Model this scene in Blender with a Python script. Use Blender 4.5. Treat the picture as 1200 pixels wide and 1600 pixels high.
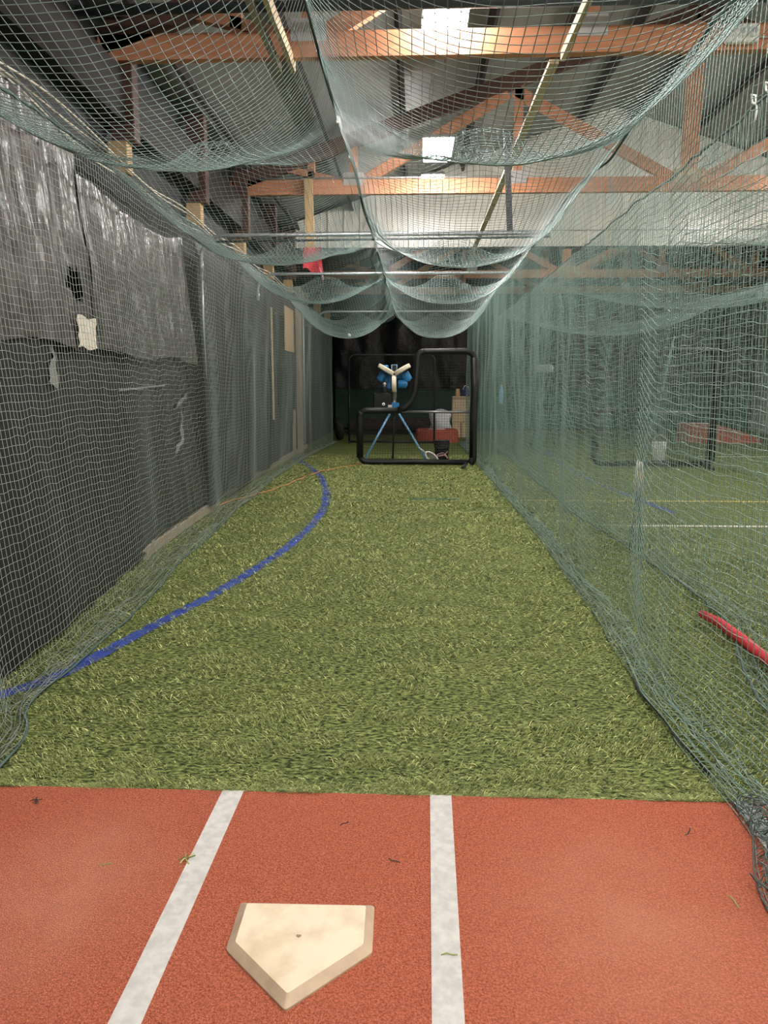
import bpy, math, random
import numpy as np
from mathutils import Vector, Matrix

for o in list(bpy.data.objects):
    bpy.data.objects.remove(o)
SC = bpy.context.scene
COL = SC.collection
PI = math.pi
random.seed(7)
RNG = np.random.default_rng(11)

# ------------------------------------------------------------------ camera, world, exposure
CAM_H = 1.655
PITCH, YAW = math.radians(9.462), math.radians(2.354)
cam_d = bpy.data.cameras.new('camera')
cam_d.sensor_fit = 'AUTO'; cam_d.sensor_width = 36.0; cam_d.lens = 27.0
cam_d.clip_start = 0.05; cam_d.clip_end = 200
cam = bpy.data.objects.new('camera', cam_d); COL.objects.link(cam)
cam.location = (0, 0, CAM_H)
cam.rotation_euler = (PI/2 - PITCH, 0, YAW)
SC.camera = cam
w = bpy.data.worlds.new('world'); SC.world = w; w.use_nodes = True
w.node_tree.nodes['Background'].inputs[0].default_value = (0.8, 0.9, 1.0, 1)
w.node_tree.nodes['Background'].inputs[1].default_value = 0.05
SC.view_settings.view_transform = 'Standard'
SC.view_settings.look = 'None'
SC.view_settings.gamma = 1.0
SC.view_settings.use_curve_mapping = False
SC.view_settings.exposure = 0.15
LAMP = 120.0            # radiance of the LED panels
LAMP_POS = [(0.26, -0.8, 5.15), (0.26, 3.6, 5.15), (0.26, 8.15, 5.15), (0.30, 12.2, 5.1),
            (5.9, -0.8, 5.15), (5.9, 3.6, 5.15), (5.9, 8.0, 5.15), (7.0, 12.4, 5.1), (9.6, 3.6, 5.1),  # the outer lamp before the gable is added out of view to brighten it
            (4.5, 21.2, 6.3), (0.30, 16.2, 5.62), (7.0, 16.2, 5.62)]  # added lamps, hidden from the camera: one lights the far truss, the others the gable
SC.cycles.filter_width = 1.15
SC.cycles.max_bounces = 6
SC.cycles.diffuse_bounces = 4
SC.cycles.glossy_bounces = 3
SC.cycles.sample_clamp_indirect = 8.0
try:
    SC.cycles.use_denoising = True
    SC.cycles.denoising_prefilter = 'ACCURATE'
except Exception:
    pass

# ------------------------------------------------------------------ helpers
def sm(t):
    return t*t*(3-2*t)

_lat = np.random.default_rng(5).random((256, 256))
def vnoise(x, y, seed=0):
    x = np.asarray(x, float) + seed*17.31; y = np.asarray(y, float) + seed*7.77
    xi = np.floor(x).astype(int); yi = np.floor(y).astype(int)
    fx = sm(x-xi); fy = sm(y-yi)
    g = lambda a, b: _lat[(xi+a) % 256, (yi+b) % 256]
    return ((g(0,0)*(1-fx)+g(1,0)*fx)*(1-fy) + (g(0,1)*(1-fx)+g(1,1)*fx)*fy)*2-1
def fbm(x, y, seed=0, n=3):
    s = 0; a = 1; f = 1
    for i in range(n):
        s = s + a*vnoise(np.asarray(x)*f, np.asarray(y)*f, seed+i); a *= .5; f *= 2.03
    return s

def mesh_np(name, V, quads=None, tris=None, mat=None, parent=None, smooth=True):
    me = bpy.data.meshes.new(name)
    V = np.asarray(V, np.float32)
    nq = 0 if quads is None else len(quads); nt = 0 if tris is None else len(tris)
    li = []
    if nq: li.append(np.asarray(quads, np.int32).ravel())
    if nt: li.append(np.asarray(tris, np.int32).ravel())
    loops = np.concatenate(li)
    starts = np.concatenate([np.arange(nq, dtype=np.int32)*4, nq*4 + np.arange(nt, dtype=np.int32)*3])
    tot = np.concatenate([np.full(nq, 4, np.int32), np.full(nt, 3, np.int32)])
    me.vertices.add(len(V)); me.vertices.foreach_set('co', V.ravel())
    me.loops.add(len(loops)); me.loops.foreach_set('vertex_index', loops)
    me.polygons.add(nq+nt); me.polygons.foreach_set('loop_start', starts); me.polygons.foreach_set('loop_total', tot)
    me.polygons.foreach_set('use_smooth', np.full(nq+nt, smooth, bool))
    me.update(calc_edges=True)
    if mat: me.materials.append(mat)
    o = bpy.data.objects.new(name, me); COL.objects.link(o)
    if parent: o.parent = parent
    return o

class MB:
    """collects shapes; build() links them as one mesh object"""
    def __init__(s): s.V = []; s.F = []; s.S = []
    def add(s, V, F, smooth=False):
        b = len(s.V)
        s.V += [tuple(map(float, v)) for v in V]
        s.F += [tuple(i+b for i in f) for f in F]; s.S += [smooth]*len(F)
        return s
    def box(s, c, d, rot=None, bev=0.0):
        cx, cy, cz = c; hx, hy, hz = d[0]/2, d[1]/2, d[2]/2
        V = [Vector((x*hx, y*hy, z*hz)) for x in (-1,1) for y in (-1,1) for z in (-1,1)]
        F = [(0,1,3,2),(4,6,7,5),(0,4,5,1),(2,3,7,6),(0,2,6,4),(1,5,7,3)]
        if bev > 0:
            b = min(bev, hx*.9, hy*.9, hz*.9)
            V = []; idx = {}
            for sx in (-1,1):
                for sy in (-1,1):
                    for sz in (-1,1):
                        for ax in range(3):
                            p = [sx*(hx-b), sy*(hy-b), sz*(hz-b)]
                            p[ax] = (sx*hx, sy*hy, sz*hz)[ax]
                            idx[(sx,sy,sz,ax)] = len(V); V.append(Vector(p))
            F = []
            for ax in range(3):
                a, c2 = (ax+1) % 3, (ax+2) % 3
                for sg in (-1,1):
                    q = []
                    for (u, v) in ((-1,-1),(1,-1),(1,1),(-1,1)):
                        t = [0,0,0]; t[ax] = sg; t[a] = u; t[c2] = v
                        q.append(idx[(t[0],t[1],t[2],ax)])
                    F.append(tuple(q if sg > 0 else q[::-1]))
                for u in (-1,1):
                    for v in (-1,1):
                        t0 = [0,0,0]; t1 = [0,0,0]
                        t0[ax] = -1; t1[ax] = 1; t0[a] = t1[a] = u; t0[c2] = t1[c2] = v
                        q = [idx[(*t0,a)], idx[(*t1,a)], idx[(*t1,c2)], idx[(*t0,c2)]]
                        F.append(tuple(q if u*v < 0 else q[::-1]))
            for sx in (-1,1):
                for sy in (-1,1):
                    for sz in (-1,1):
                        q = [idx[(sx,sy,sz,k)] for k in range(3)]
                        F.append(tuple(q if sx*sy*sz > 0 else q[::-1]))
        M = Matrix.Translation((cx,cy,cz))
        if rot is not None: M = M @ (rot.to_4x4() if isinstance(rot, Matrix) else Matrix.Rotation(rot,4,'Z'))
        return s.add([M @ v for v in V], F)
    def tube(s, pts, r, k=10, closed=False, caps=True):
        P = [Vector(p) for p in pts]; n = len(P)
        R = r if hasattr(r, '__len__') else [r]*n
        V = []; prev = None
        for i in range(n):
            a = P[i-1] if (i or closed) else P[i]; b = P[(i+1) % n] if (i < n-1 or closed) else P[i]
            t = (b-a).normalized()
            if prev is None:
                ref = Vector((0,0,1)) if abs(t.z) < .9 else Vector((1,0,0))
                u = t.cross(ref).normalized()
            else:
                u = (prev - t*prev.dot(t)).normalized()
            v = t.cross(u); prev = u
            for j in range(k):
                A = 2*PI*j/k
                V.append(P[i] + (u*math.cos(A)+v*math.sin(A))*R[i])
        F = []
        for i in range(n if closed else n-1):
            for j in range(k):
                F.append((i*k+j, i*k+(j+1) % k, ((i+1) % n)*k+(j+1) % k, ((i+1) % n)*k+j))
        s.add(V, F, True)
        if caps and not closed:
            b = len(s.V)-len(V)
            s.F.append(tuple(b+j for j in range(k))[::-1]); s.S.append(False)
            s.F.append(tuple(b+(n-1)*k+j for j in range(k))); s.S.append(False)
        return s
    def beam(s, a, b, w, h, up=(0,1,0)):
        """rectangular timber from a to b; w along 'up', h across"""
        a, b = Vector(a), Vector(b); t = (b-a).normalized()
        u = Vector(up); u = (u - t*u.dot(t)).normalized(); v = t.cross(u)
        V = []
        for p in (a, b):
            for (x, y) in ((-1,-1),(1,-1),(1,1),(-1,1)):
                V.append(p + u*x*w/2 + v*y*h/2)
        return s.add(V, [(0,3,2,1),(4,5,6,7),(0,1,5,4),(1,2,6,5),(2,3,7,6),(3,0,4,7)])
    def lathe(s, prof, c=(0,0,0), axis=(0,0,1), k=24, smooth=True):
        ax = Vector(axis).normalized()
        ref = Vector((0,0,1)) if abs(ax.z) < .9 else Vector((1,0,0))
        u = ax.cross(ref).normalized(); v = ax.cross(u); c = Vector(c)
        V = []; F = []
        for (r, z) in prof:
            for j in range(k):
                A = 2*PI*j/k
                V.append(c + ax*z + (u*math.cos(A)+v*math.sin(A))*max(r, 1e-5))
        for i in range(len(prof)-1):
            for j in range(k):
                F.append((i*k+j, i*k+(j+1) % k, (i+1)*k+(j+1) % k, (i+1)*k+j))
        return s.add(V, F, smooth)
    def prism(s, poly, z0, z1):
        n = len(poly)
        V = [(x,y,z0) for x,y in poly] + [(x,y,z1) for x,y in poly]
        F = [tuple(range(n))[::-1], tuple(range(n,2*n))] + [(i,(i+1) % n,n+(i+1) % n,n+i) for i in range(n)]
        return s.add(V, F)
    def build(s, name, m=None, parent=None):
        me = bpy.data.meshes.new(name)
        me.from_pydata(s.V, [], s.F)
        me.polygons.foreach_set('use_smooth', s.S)
        me.update()
        if m: me.materials.append(m)
        o = bpy.data.objects.new(name, me); COL.objects.link(o)
        if parent: o.parent = parent
        return o

def tag(o, label=None, cat=None, group=None, kind=None):
    if label: o['label'] = label
    if cat: o['category'] = cat
    if group: o['group'] = group
    if kind: o['kind'] = kind
    return o
def empty(name, loc, label, cat, group=None, rz=0):
    o = bpy.data.objects.new(name, None); COL.objects.link(o)
    o.location = loc; o.rotation_euler = (0,0,rz); o.empty_display_size = .1
    return tag(o, label, cat, group)
def structure(o): o['kind'] = 'structure'; return o
def copy_tree(o, parent=None):
    c = o.copy(); COL.objects.link(c); c.parent = parent
    for ch in [x for x in bpy.data.objects if x.parent == o]:
        copy_tree(ch, c)
    return c

# ------------------------------------------------------------------ materials
def mat(name, col, rough=.6, metal=0.0, spec=.5, col2=None, scale=8.0, stretch=(1,1,1), bump=0.0, bscale=40.0, bdist=.01, detail=4.0,
        lo=.35, hi=.65, emit=None, sheen=0.0):
    m = bpy.data.materials.new(name); m.use_nodes = True
    nt = m.node_tree; N = nt.nodes; L = nt.links
    b = N['Principled BSDF']
    b.inputs['Base Color'].default_value = (*col, 1); b.inputs['Roughness'].default_value = rough
    b.inputs['Metallic'].default_value = metal; b.inputs['Specular IOR Level'].default_value = spec
    if sheen: b.inputs['Sheen Weight'].default_value = sheen
    tc = N.new('ShaderNodeTexCoord'); mp = N.new('ShaderNodeMapping'); mp.inputs['Scale'].default_value = stretch
    L.new(tc.outputs['Object'], mp.inputs['Vector'])
    if col2 is not None:
        nz = N.new('ShaderNodeTexNoise'); nz.inputs['Scale'].default_value = scale; nz.inputs['Detail'].default_value = detail
        L.new(mp.outputs[0], nz.inputs['Vector'])
        cr = N.new('ShaderNodeValToRGB')
        cr.color_ramp.elements[0].position = lo; cr.color_ramp.elements[1].position = hi
        cr.color_ramp.elements[0].color = (*col, 1); cr.color_ramp.elements[1].color = (*col2, 1)
        L.new(nz.outputs['Fac'], cr.inputs[0]); L.new(cr.outputs[0], b.inputs['Base Color'])
    if bump:
        n2 = N.new('ShaderNodeTexNoise'); n2.inputs['Scale'].default_value = bscale; n2.inputs['Detail'].default_value = 3
        L.new(mp.outputs[0], n2.inputs['Vector'])
        bp = N.new('ShaderNodeBump'); bp.inputs['Strength'].default_value = bump; bp.inputs['Distance'].default_value = bdist
        L.new(n2.outputs['Fac'], bp.inputs['Height']); L.new(bp.outputs[0], b.inputs['Normal'])
    if emit:
        b.inputs['Emission Color'].default_value = (*emit[0], 1); b.inputs['Emission Strength'].default_value = emit[1]
    return m

M = {}
M['net_left'] = mat('net_twine_grey', (.31,.36,.325), .42)
M['net_right'] = mat('net_twine_green', (.24,.35,.305), .40)
M['net_heap'] = mat('net_twine_dark', (.11,.145,.135), .45)
M['net_top'] = mat('net_twine_teal', (.24,.33,.315), .40)
M['net_black'] = mat('net_twine_black', (.03,.03,.033), .6)
M['rope'] = mat('black_rope', (.02,.022,.022), .7)
M['rope_green'] = mat('green_rope', (.07,.12,.11), .6)
M['wood_beam'] = mat('douglas_fir', (.50,.20,.10), .6, col2=(.62,.27,.14), scale=3.0, stretch=(.6,9,9), bump=.15, bscale=20)
M['wood_web'] = mat('douglas_fir_web', (.44,.19,.10), .6, col2=(.56,.26,.15), scale=3.0, stretch=(4,4,4))
M['wood_pale'] = mat('pale_pine', (.68,.55,.36), .6, col2=(.56,.42,.26), scale=2.5, stretch=(7,.5,7))
M['wood_post'] = mat('pine_post', (.62,.42,.20), .65, col2=(.5,.32,.15), scale=2.5, stretch=(8,8,.6))
M['wood_grey'] = mat('weathered_board', (.42,.35,.25), .7, col2=(.30,.25,.18), scale=3, stretch=(6,6,.5))
M['plywood'] = mat('plywood', (.60,.39,.20), .6, col2=(.50,.31,.15), scale=2.0, stretch=(5,5,.8))
M['wood_dark'] = mat('dark_brown_timber', (.085,.040,.032), .6, col2=(.11,.055,.04), scale=3)  # plain dark brown for top chords and post heads
M['plate'] = mat('galvanised_plate', (.62,.60,.60), .4, metal=.6, bump=.5, bscale=90, bdist=.004)
M['pipe'] = mat('galvanised_pipe', (.42,.44,.46), .4, metal=.7)
M['pipe_dark'] = mat('dark_pipe', (.06,.07,.08), .5)
M['conduit'] = mat('conduit', (.55,.56,.57), .4, metal=.6)
M['white'] = mat('white_plastic', (.80,.79,.76), .4)
M['paper'] = mat('white_paper', (.80,.72,.62), .8)
M['black'] = mat('black_plastic', (.006,.006,.007), .5)
M['vinyl'] = mat('black_vinyl_pad', (.005,.005,.006), .5, bump=.4, bscale=60, bdist=.006)
M['steel_dark'] = mat('dark_steel', (.03,.03,.032), .45, metal=.3)
M['steel_grey'] = mat('grey_steel', (.32,.32,.33), .35, metal=.7)
M['blue'] = mat('blue_paint', (.025,.21,.52), .32)
M['blue_light'] = mat('light_blue_paint', (.20,.42,.68), .35)
M['ivory'] = mat('ivory_urethane', (.92,.83,.64), .45, col2=(.84,.73,.54), scale=9)
M['red_cloth'] = mat('red_cloth', (.55,.035,.05), .8)
M['red_foam'] = mat('red_padding', (.65,.03,.045), .6)
M['red_turf'] = mat('red_turf', (.36,.075,.045), .9, col2=(.48,.11,.07), scale=20, bump=.5, bscale=200, bdist=.01)
M['card'] = mat('cardboard', (.62,.50,.33), .8, col2=(.54,.42,.27), scale=6)
M['tape'] = mat('brown_tape', (.30,.22,.13), .4)
M['foil'] = mat('white_plastic_bag', (.78,.78,.78), .35, bump=.5, bscale=18, bdist=.03)
M['orange_cord'] = mat('orange_cord', (.75,.26,.09), .5)
M['cable'] = mat('white_cable', (.66,.60,.50), .5)
M['pink'] = mat('pink_cord', (.55,.30,.33), .6)
M['navy'] = mat('navy_fabric', (.03,.035,.16), .7)
M['rubber'] = mat('black_rubber', (.018,.018,.018), .7)
M['brown_mat'] = mat('brown_roll', (.07,.055,.045), .9, col2=(.045,.035,.03), scale=8)
M['grey_box'] = mat('grey_casing', (.42,.43,.43), .5)
M['steel_roof'] = mat('grey_roof_sheet', (.27,.265,.25), .5, col2=(.23,.225,.21), scale=.7)
M['header'] = mat('near_black_header', (.020,.014,.013), .7)  # very dark brown base colour for the wall plate
M['purlin'] = mat('dark_purlin', (.045,.035,.035), .7)
M['wall_white'] = mat('white_metal_siding', (.84,.81,.75), .4, col2=(.76,.73,.67), scale=1.2)
M['wall_dark'] = mat('dark_wall_sheet', (.02,.021,.026), .6, col2=(.028,.028,.034), scale=2)
M['lining'] = mat('black_lining', (.007,.007,.009), .8)
M['tarp_gloss'] = mat('black_plastic_sheet', (.046,.037,.034), .33, spec=1.0, bump=.4, bscale=5, bdist=.05)
M['tarp_matte'] = mat('black_woven_tarp', (.011,.011,.011), .5, spec=.4, col2=(.016,.016,.016), scale=30)
M['tarp_far'] = mat('black_far_sheet', (.012,.012,.015), .38, spec=.6, bump=.5, bscale=7, bdist=.05)
M['tarp_green'] = mat('dark_green_tarp', (.012,.095,.055), .5, col2=(.010,.070,.042), scale=6)
M['tape_clear'] = mat('clear_tape', (.32,.31,.30), .18, spec=.8)
M['lamp'] = mat('led_panel', (.9,.9,.9), .5, emit=((1,.97,.93), LAMP))
M['lamp_body'] = mat('lamp_housing', (.35,.35,.36), .5)
M['line_white'] = mat('white_turf_line', (.72,.69,.65), .9, col2=(.58,.55,.52), scale=30, bump=.5, bscale=500, bdist=.004)
M['line_blue'] = mat('blue_turf_line', (.030,.065,.30), .85, col2=(.045,.09,.40), scale=60, bump=.6, bscale=300, bdist=.01)
M['line_yellow'] = mat('yellow_turf_line', (.62,.47,.10), .9)
M['line_green'] = mat('dark_green_patch', (.03,.09,.05), .9)
M['plate_rubber'] = mat('home_plate_rubber', (.70,.54,.36), .5, col2=(.86,.71,.52), scale=11, bump=.08, bscale=30, lo=.32, hi=.58, detail=7)
M['plate_edge'] = mat('home_plate_bevel', (.47,.34,.23), .55, col2=(.60,.45,.31), scale=14)

def clay_mat():
    m = mat('orange_red_turf', (.43,.088,.044), .92, col2=(.84,.265,.160), scale=150, bump=1.0, bscale=230, bdist=.015, lo=.3, hi=.7, spec=.15)
    nt = m.node_tree; N = nt.nodes; L = nt.links; b = N['Principled BSDF']
    src = b.inputs['Base Color'].links[0].from_socket
    tc = [n for n in N if n.type == 'TEX_COORD'][0]
    last = src
    # two worn, dusty standing areas beside the plate
    for (cx, cy, rx, ry, amt) in ((-1.15, 2.25, .42, .62, .45), (.66, 2.15, .55, .75, .40)):
        mp = N.new('ShaderNodeMapping'); mp.vector_type = 'POINT'
        mp.inputs['Location'].default_value = (-cx/rx, -cy/ry, 0); mp.inputs['Scale'].default_value = (1/rx, 1/ry, 0)
        L.new(tc.outputs['Object'], mp.inputs['Vector'])
        gr = N.new('ShaderNodeTexGradient'); gr.gradient_type = 'SPHERICAL'; L.new(mp.outputs[0], gr.inputs['Vector'])
        nz = N.new('ShaderNodeTexNoise'); nz.inputs['Scale'].default_value = 5; nz.inputs['Detail'].default_value = 5
        L.new(tc.outputs['Object'], nz.inputs['Vector'])
        mu = N.new('ShaderNodeMath'); mu.operation = 'MULTIPLY'; L.new(gr.outputs['Fac'], mu.inputs[0]); L.new(nz.outputs['Fac'], mu.inputs[1])
        m2 = N.new('ShaderNodeMath'); m2.operation = 'MULTIPLY'; m2.inputs[1].default_value = amt*2.2; m2.use_clamp = True; L.new(mu.outputs[0], m2.inputs[0])
        mx = N.new('ShaderNodeMix'); mx.data_type = 'RGBA'
        L.new(m2.outputs[0], mx.inputs['Factor']); L.new(last, mx.inputs['A']); mx.inputs['B'].default_value = (.86,.38,.24,1)
        last = mx.outputs['Result']
    L.new(last, b.inputs['Base Color'])
    return m
M['clay'] = clay_mat()

def turf_mat():
    m = bpy.data.materials.new('green_turf'); m.use_nodes = True
    nt = m.node_tree; N = nt.nodes; L = nt.links; b = N['Principled BSDF']
    b.inputs['Roughness'].default_value = .85; b.inputs['Specular IOR Level'].default_value = .2
    tc = N.new('ShaderNodeTexCoord')
    def noise(sc, st, det):
        mp = N.new('ShaderNodeMapping'); mp.inputs['Scale'].default_value = st; L.new(tc.outputs['Object'], mp.inputs['Vector'])
        n = N.new('ShaderNodeTexNoise'); n.inputs['Scale'].default_value = sc; n.inputs['Detail'].default_value = det
        L.new(mp.outputs[0], n.inputs['Vector']); return n.outputs['Fac']
    fine = noise(60, (.5,1,1), 6); big = noise(1.4, (.6,1.3,1), 4)
    cr = N.new('ShaderNodeValToRGB'); cr.color_ramp.elements[0].position = .40; cr.color_ramp.elements[1].position = .72
    cr.color_ramp.elements[0].color = (.025,.040,.008,1); cr.color_ramp.elements[1].color = (.38,.44,.145,1)  # near-black stop paints in the shade of gaps between blades
    L.new(fine, cr.inputs[0])
    mx = N.new('ShaderNodeMix'); mx.data_type = 'RGBA'; mx.blend_type = 'MULTIPLY'; mx.inputs['Factor'].default_value = .6
    c2 = N.new('ShaderNodeValToRGB'); c2.color_ramp.elements[0].position = .3; c2.color_ramp.elements[1].position = .7
    c2.color_ramp.elements[0].color = (.62,.66,.6,1); c2.color_ramp.elements[1].color = (1.15,1.1,1.0,1)
    L.new(big, c2.inputs[0]); L.new(cr.outputs[0], mx.inputs['A']); L.new(c2.outputs[0], mx.inputs['B'])
    L.new(mx.outputs['Result'], b.inputs['Base Color'])
    bp = N.new('ShaderNodeBump'); bp.inputs['Strength'].default_value = .8; bp.inputs['Distance'].default_value = .03
    L.new(fine, bp.inputs['Height']); L.new(bp.outputs[0], b.inputs['Normal'])
    return m
M['turf'] = turf_mat()

def blade_mat(name, attr=True, c0=(.035,.060,.010), c1=(.50,.56,.20)):
    m = bpy.data.materials.new(name); m.use_nodes = True
    nt = m.node_tree; N = nt.nodes; L = nt.links; b = N['Principled BSDF']
    b.inputs['Roughness'].default_value = .6; b.inputs['Specular IOR Level'].default_value = .3
    ge = N.new('ShaderNodeNewGeometry'); cr = N.new('ShaderNodeValToRGB')
    e = cr.color_ramp.elements
    e[0].position = 0; e[0].color = (*c0,1); e[1].position = .91; e[1].color = (*c1,1)
    e2 = e.new(.97); e2.color = (min(c1[0]*2.0,1), min(c1[1]*1.7,1), c1[2]*2.4, 1)
    L.new(ge.outputs['Random Per Island'], cr.inputs[0]); L.new(cr.outputs[0], b.inputs['Base Color'])
    return m
M['blade'] = blade_mat('turf_blades')
M['blade_blue'] = blade_mat('blue_turf_blades', c0=(.025,.055,.27), c1=(.05,.11,.46))

# ------------------------------------------------------------------ building shell (metres; +Y runs down the lane)
XL, XR, YB, YF = -3.12, 11.9, -4.5, 28.2
RX, RZ = 4.4, 7.72            # roof ridge
EZ = 5.22                     # eaves
YG = 18.45                    # gable partition
def roof_z(x): return RZ - abs(x-RX)*(RZ-EZ)/(RX-XL)

MB().add([(XL-.3,YB,0),(XR+.3,YB,0),(XR+.3,YF+.3,0),(XL-.3,YF+.3,0)], [(0,1,2,3)]).build('floor', M['turf'])
floor = structure(bpy.data.objects['floor'])
def wall(name, poly, th, m):
    """poly: list of (x,y,z); th: thickness vector"""
    n = len(poly); t = Vector(th)
    V = [Vector(p) for p in poly] + [Vector(p)+t for p in poly]
    F = [tuple(range(n)), tuple(range(n,2*n))[::-1]] + [(i,n+i,n+(i+1) % n,(i+1) % n) for i in range(n)]
    return structure(MB().add(V, F).build(name, m))
wl = wall('wall_left', [(XL,YB,0),(XL,YF,0),(XL,YF,EZ),(XL,YB,EZ)], (-.12,0,0), M['wall_dark'])
wr = wall('wall_right', [(XR,YB,0),(XR,YB,EZ),(XR,YF,EZ),(XR,YF,0)], (.12,0,0), M['wall_white'])
wb = wall('wall_behind', [(XL,YB,0),(XL,YB,EZ),(RX,YB,RZ),(XR,YB,EZ),(XR,YB,0)], (0,-.12,0), M['wall_white'])
wf = wall('wall_far', [(XL,YF,0),(XR,YF,0),(XR,YF,EZ),(RX,YF,RZ),(XL,YF,EZ)], (0,.12,0), M['wall_dark'])
ceil = structure(MB().add([(XL-.3,YB,roof_z(XL)),(RX,YB,RZ),(RX,YF,RZ),(XL-.3,YF,roof_z(XL)),(XR+.3,YB,EZ),(XR+.3,YF,EZ),
                           (XL-.3,YB,roof_z(XL)+.1),(RX,YB,RZ+.1),(RX,YF,RZ+.1),(XL-.3,YF,roof_z(XL)+.1),(XR+.3,YB,EZ+.1),(XR+.3,YF,EZ+.1)],
        [(0,3,2,1),(1,2,5,4),(6,7,8,9),(7,10,11,8)]).build('ceiling', M['steel_roof']))
sl = math.atan2(RZ-EZ, RX-XL)
for k, x in enumerate(np.arange(-2.75, XR, 1.25)):
    z = roof_z(x) - .10
    r = Matrix.Rotation(-sl if x < RX else sl, 3, 'Y')
    MB().box((x, (YB+YF)/2, z), (.05, YF-YB, .19), r).build('purlin', M['purlin'], ceil)

# corrugated gable partition hanging above the second half of the hall
def siding(name, x0, x1, y, zbot, ztop_f, m, pitch=.37):
    V = []; F = []
    x = x0; prof = []
    while x < x1:
        prof += [(x,0),(x+pitch*.42,0),(x+pitch*.45,-.012),(x+pitch*.48,0),(x+pitch*.86,0),(x+pitch*.89,-.035),(x+pitch*.96,-.035),(x+pitch*.99,0)]
        x += pitch
    prof = [(min(px,x1),d) for px,d in prof]
    for (px, d) in prof:
        V += [(px, y+d, zbot), (px, y+d, ztop_f(px))]
    for i in range(len(prof)-1):
        F.append((2*i, 2*i+2, 2*i+3, 2*i+1))
    return V, F
Vg, Fg = siding('wall_gable', XL, XR, YG, 4.74, roof_z, None)
gable = structure(MB().add(Vg, Fg).add([(XL,YG+.05,4.74),(XR,YG+.05,4.74),(XR,YG+.05,EZ),(RX,YG+.05,RZ),(XL,YG+.05,EZ)], [(0,1,2,3,4)]).build('wall_gable', M['wall_white']))
MB().box(((XL+XR)/2, YG-.03, 4.725), (XR-XL, .14, .035)).build('trim_bottom', M['steel_dark'], gable)
MB().box(((XL+XR)/2, YG-.05, 5.10), (XR-XL, .02, .012)).build('trim_joint', M['steel_grey'], gable)
# posts of the left wall and its foot board
for y in (8.1, 10.75, 13.4, 16.0, 18.4, 21.0, 23.7, 26.4):
    MB().box((-2.99, y, 3.89), (.20, .15, .30), bev=.008).build('wall_post', M['wood_post'], wl)
    MB().box((-2.93, y+.02, 4.61), (.24, .17, 1.14), bev=.008).build('post_head', M['wood_dark'], wl)
MB().box((-3.0, (YB+YF)/2, 4.46), (.20, YF-YB, .50)).build('wall_plate', M['header'], wl)
MB().box((-3.035, (YB+YF)/2, 1.87), (.15, YF-YB-.2, 3.74)).build('wall_lining', M['lining'], wl)

# ------------------------------------------------------------------ roof trusses
TRL = {8.0: 'orange fir roof truss nearest overhead, carrying the emergency light',
       13.4: 'orange fir roof truss with the red-tagged board hanging from it',
       23.7: 'orange fir roof truss first seen through the opening below the white gable',
       27.7: 'orange fir roof truss against the far wall',
       -0.5: None, 2.7: None}
def truss(y, label):
    t = empty('roof_truss', (0,y,4.75), label, 'roof truss', 'timber roof trusses')
    th = .10
    P = lambda x, z: (x, 0, z-4.75)
    top = lambda x: roof_z(x) - .30
    MB().beam(P(XL+.02,4.865), P(XR-.05,4.865), th, .23).build('bottom_chord', M['wood_beam'], t)
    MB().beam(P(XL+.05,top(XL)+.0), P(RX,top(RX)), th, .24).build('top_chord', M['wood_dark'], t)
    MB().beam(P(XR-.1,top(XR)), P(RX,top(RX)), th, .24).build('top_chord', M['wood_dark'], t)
    m = lambda x: 2*RX - x
    web = [((RX,4.95),(RX,top(RX)-.1),.26), ((4.2,4.92),(1.55,6.32),.17), ((1.63,4.95),(1.63,top(1.63)),.14), ((-.95,4.92),(1.45,6.28),.17),
           ((-1.05,4.95),(-1.05,top(-1.05)),.13), ((-1.75,4.95),(-1.75,top(-1.75)),.11), ((-1.1,4.92),(-2.3,top(-2.3)),.10)]
    for a, b, h in web:
        MB().beam(P(*a), P(*b), th*.9, h).build('web_member', M['wood_web'], t)
    for a, b, h in web[1:5]:
        MB().beam(P(m(a[0]),a[1]), P(m(b[0]),b[1]), th*.9, h).build('web_member', M['wood_web'], t)
    for x, wd in ((-1.05,.34),(1.63,.30),(4.4,.5),(m(1.63),.3)):
        MB().box((x,-th/2-.004,.24), (wd,.006,.20)).build('gusset_plate', M['plywood' if x == 4.4 else 'plate'], t)
    return t
for y in (8.0, 13.4, 23.7, 27.7):
    truss(y, TRL[y])

# long lateral braces fixed under the bottom chords
b = MB().beam((1.30,8.02,4.70),(1.30,27.5,4.70), .04, .09, up=(0,0,1)).build('lateral_brace', M['wood_pale'])
tag(b, 'long pale yellow timber brace running down the hall beneath the trusses', 'brace')
b = MB().beam((-1.36,4.0,4.70),(-1.36,8.1,4.70), .09, .045, up=(0,0,1)).build('lateral_brace', M['wood_grey'])
tag(b, 'doubled grey-brown timber brace ending under the nearest truss', 'brace')
MB().beam((-1.22,4.0,4.72),(-1.22,8.1,4.72), .12, .04, up=(0,0,1)).build('sister_board', M['wood_pale'], b)
b = MB().beam((1.36,3.6,4.70),(1.36,7.9,4.70), .09, .045, up=(0,0,1)).build('lateral_brace', M['wood_pale'])
tag(b, 'short pale timber brace running up to the nearest truss beside the lamp', 'brace')

# pipes and conduit along the trusses
o = MB().tube([(XL,7.55,5.02),(XR,7.55,5.02)], .045, 12).build('sprinkler_pipe', M['pipe_dark']); tag(o, 'dark horizontal pipe crossing just before the nearest roof truss', 'pipe')
o = MB().tube([(-2.6,13.345,5.0),(1.55,13.345,5.0)], .018, 8).build('conduit', M['conduit']); tag(o, 'thin grey conduit along the top of the second orange truss', 'pipe')

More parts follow.
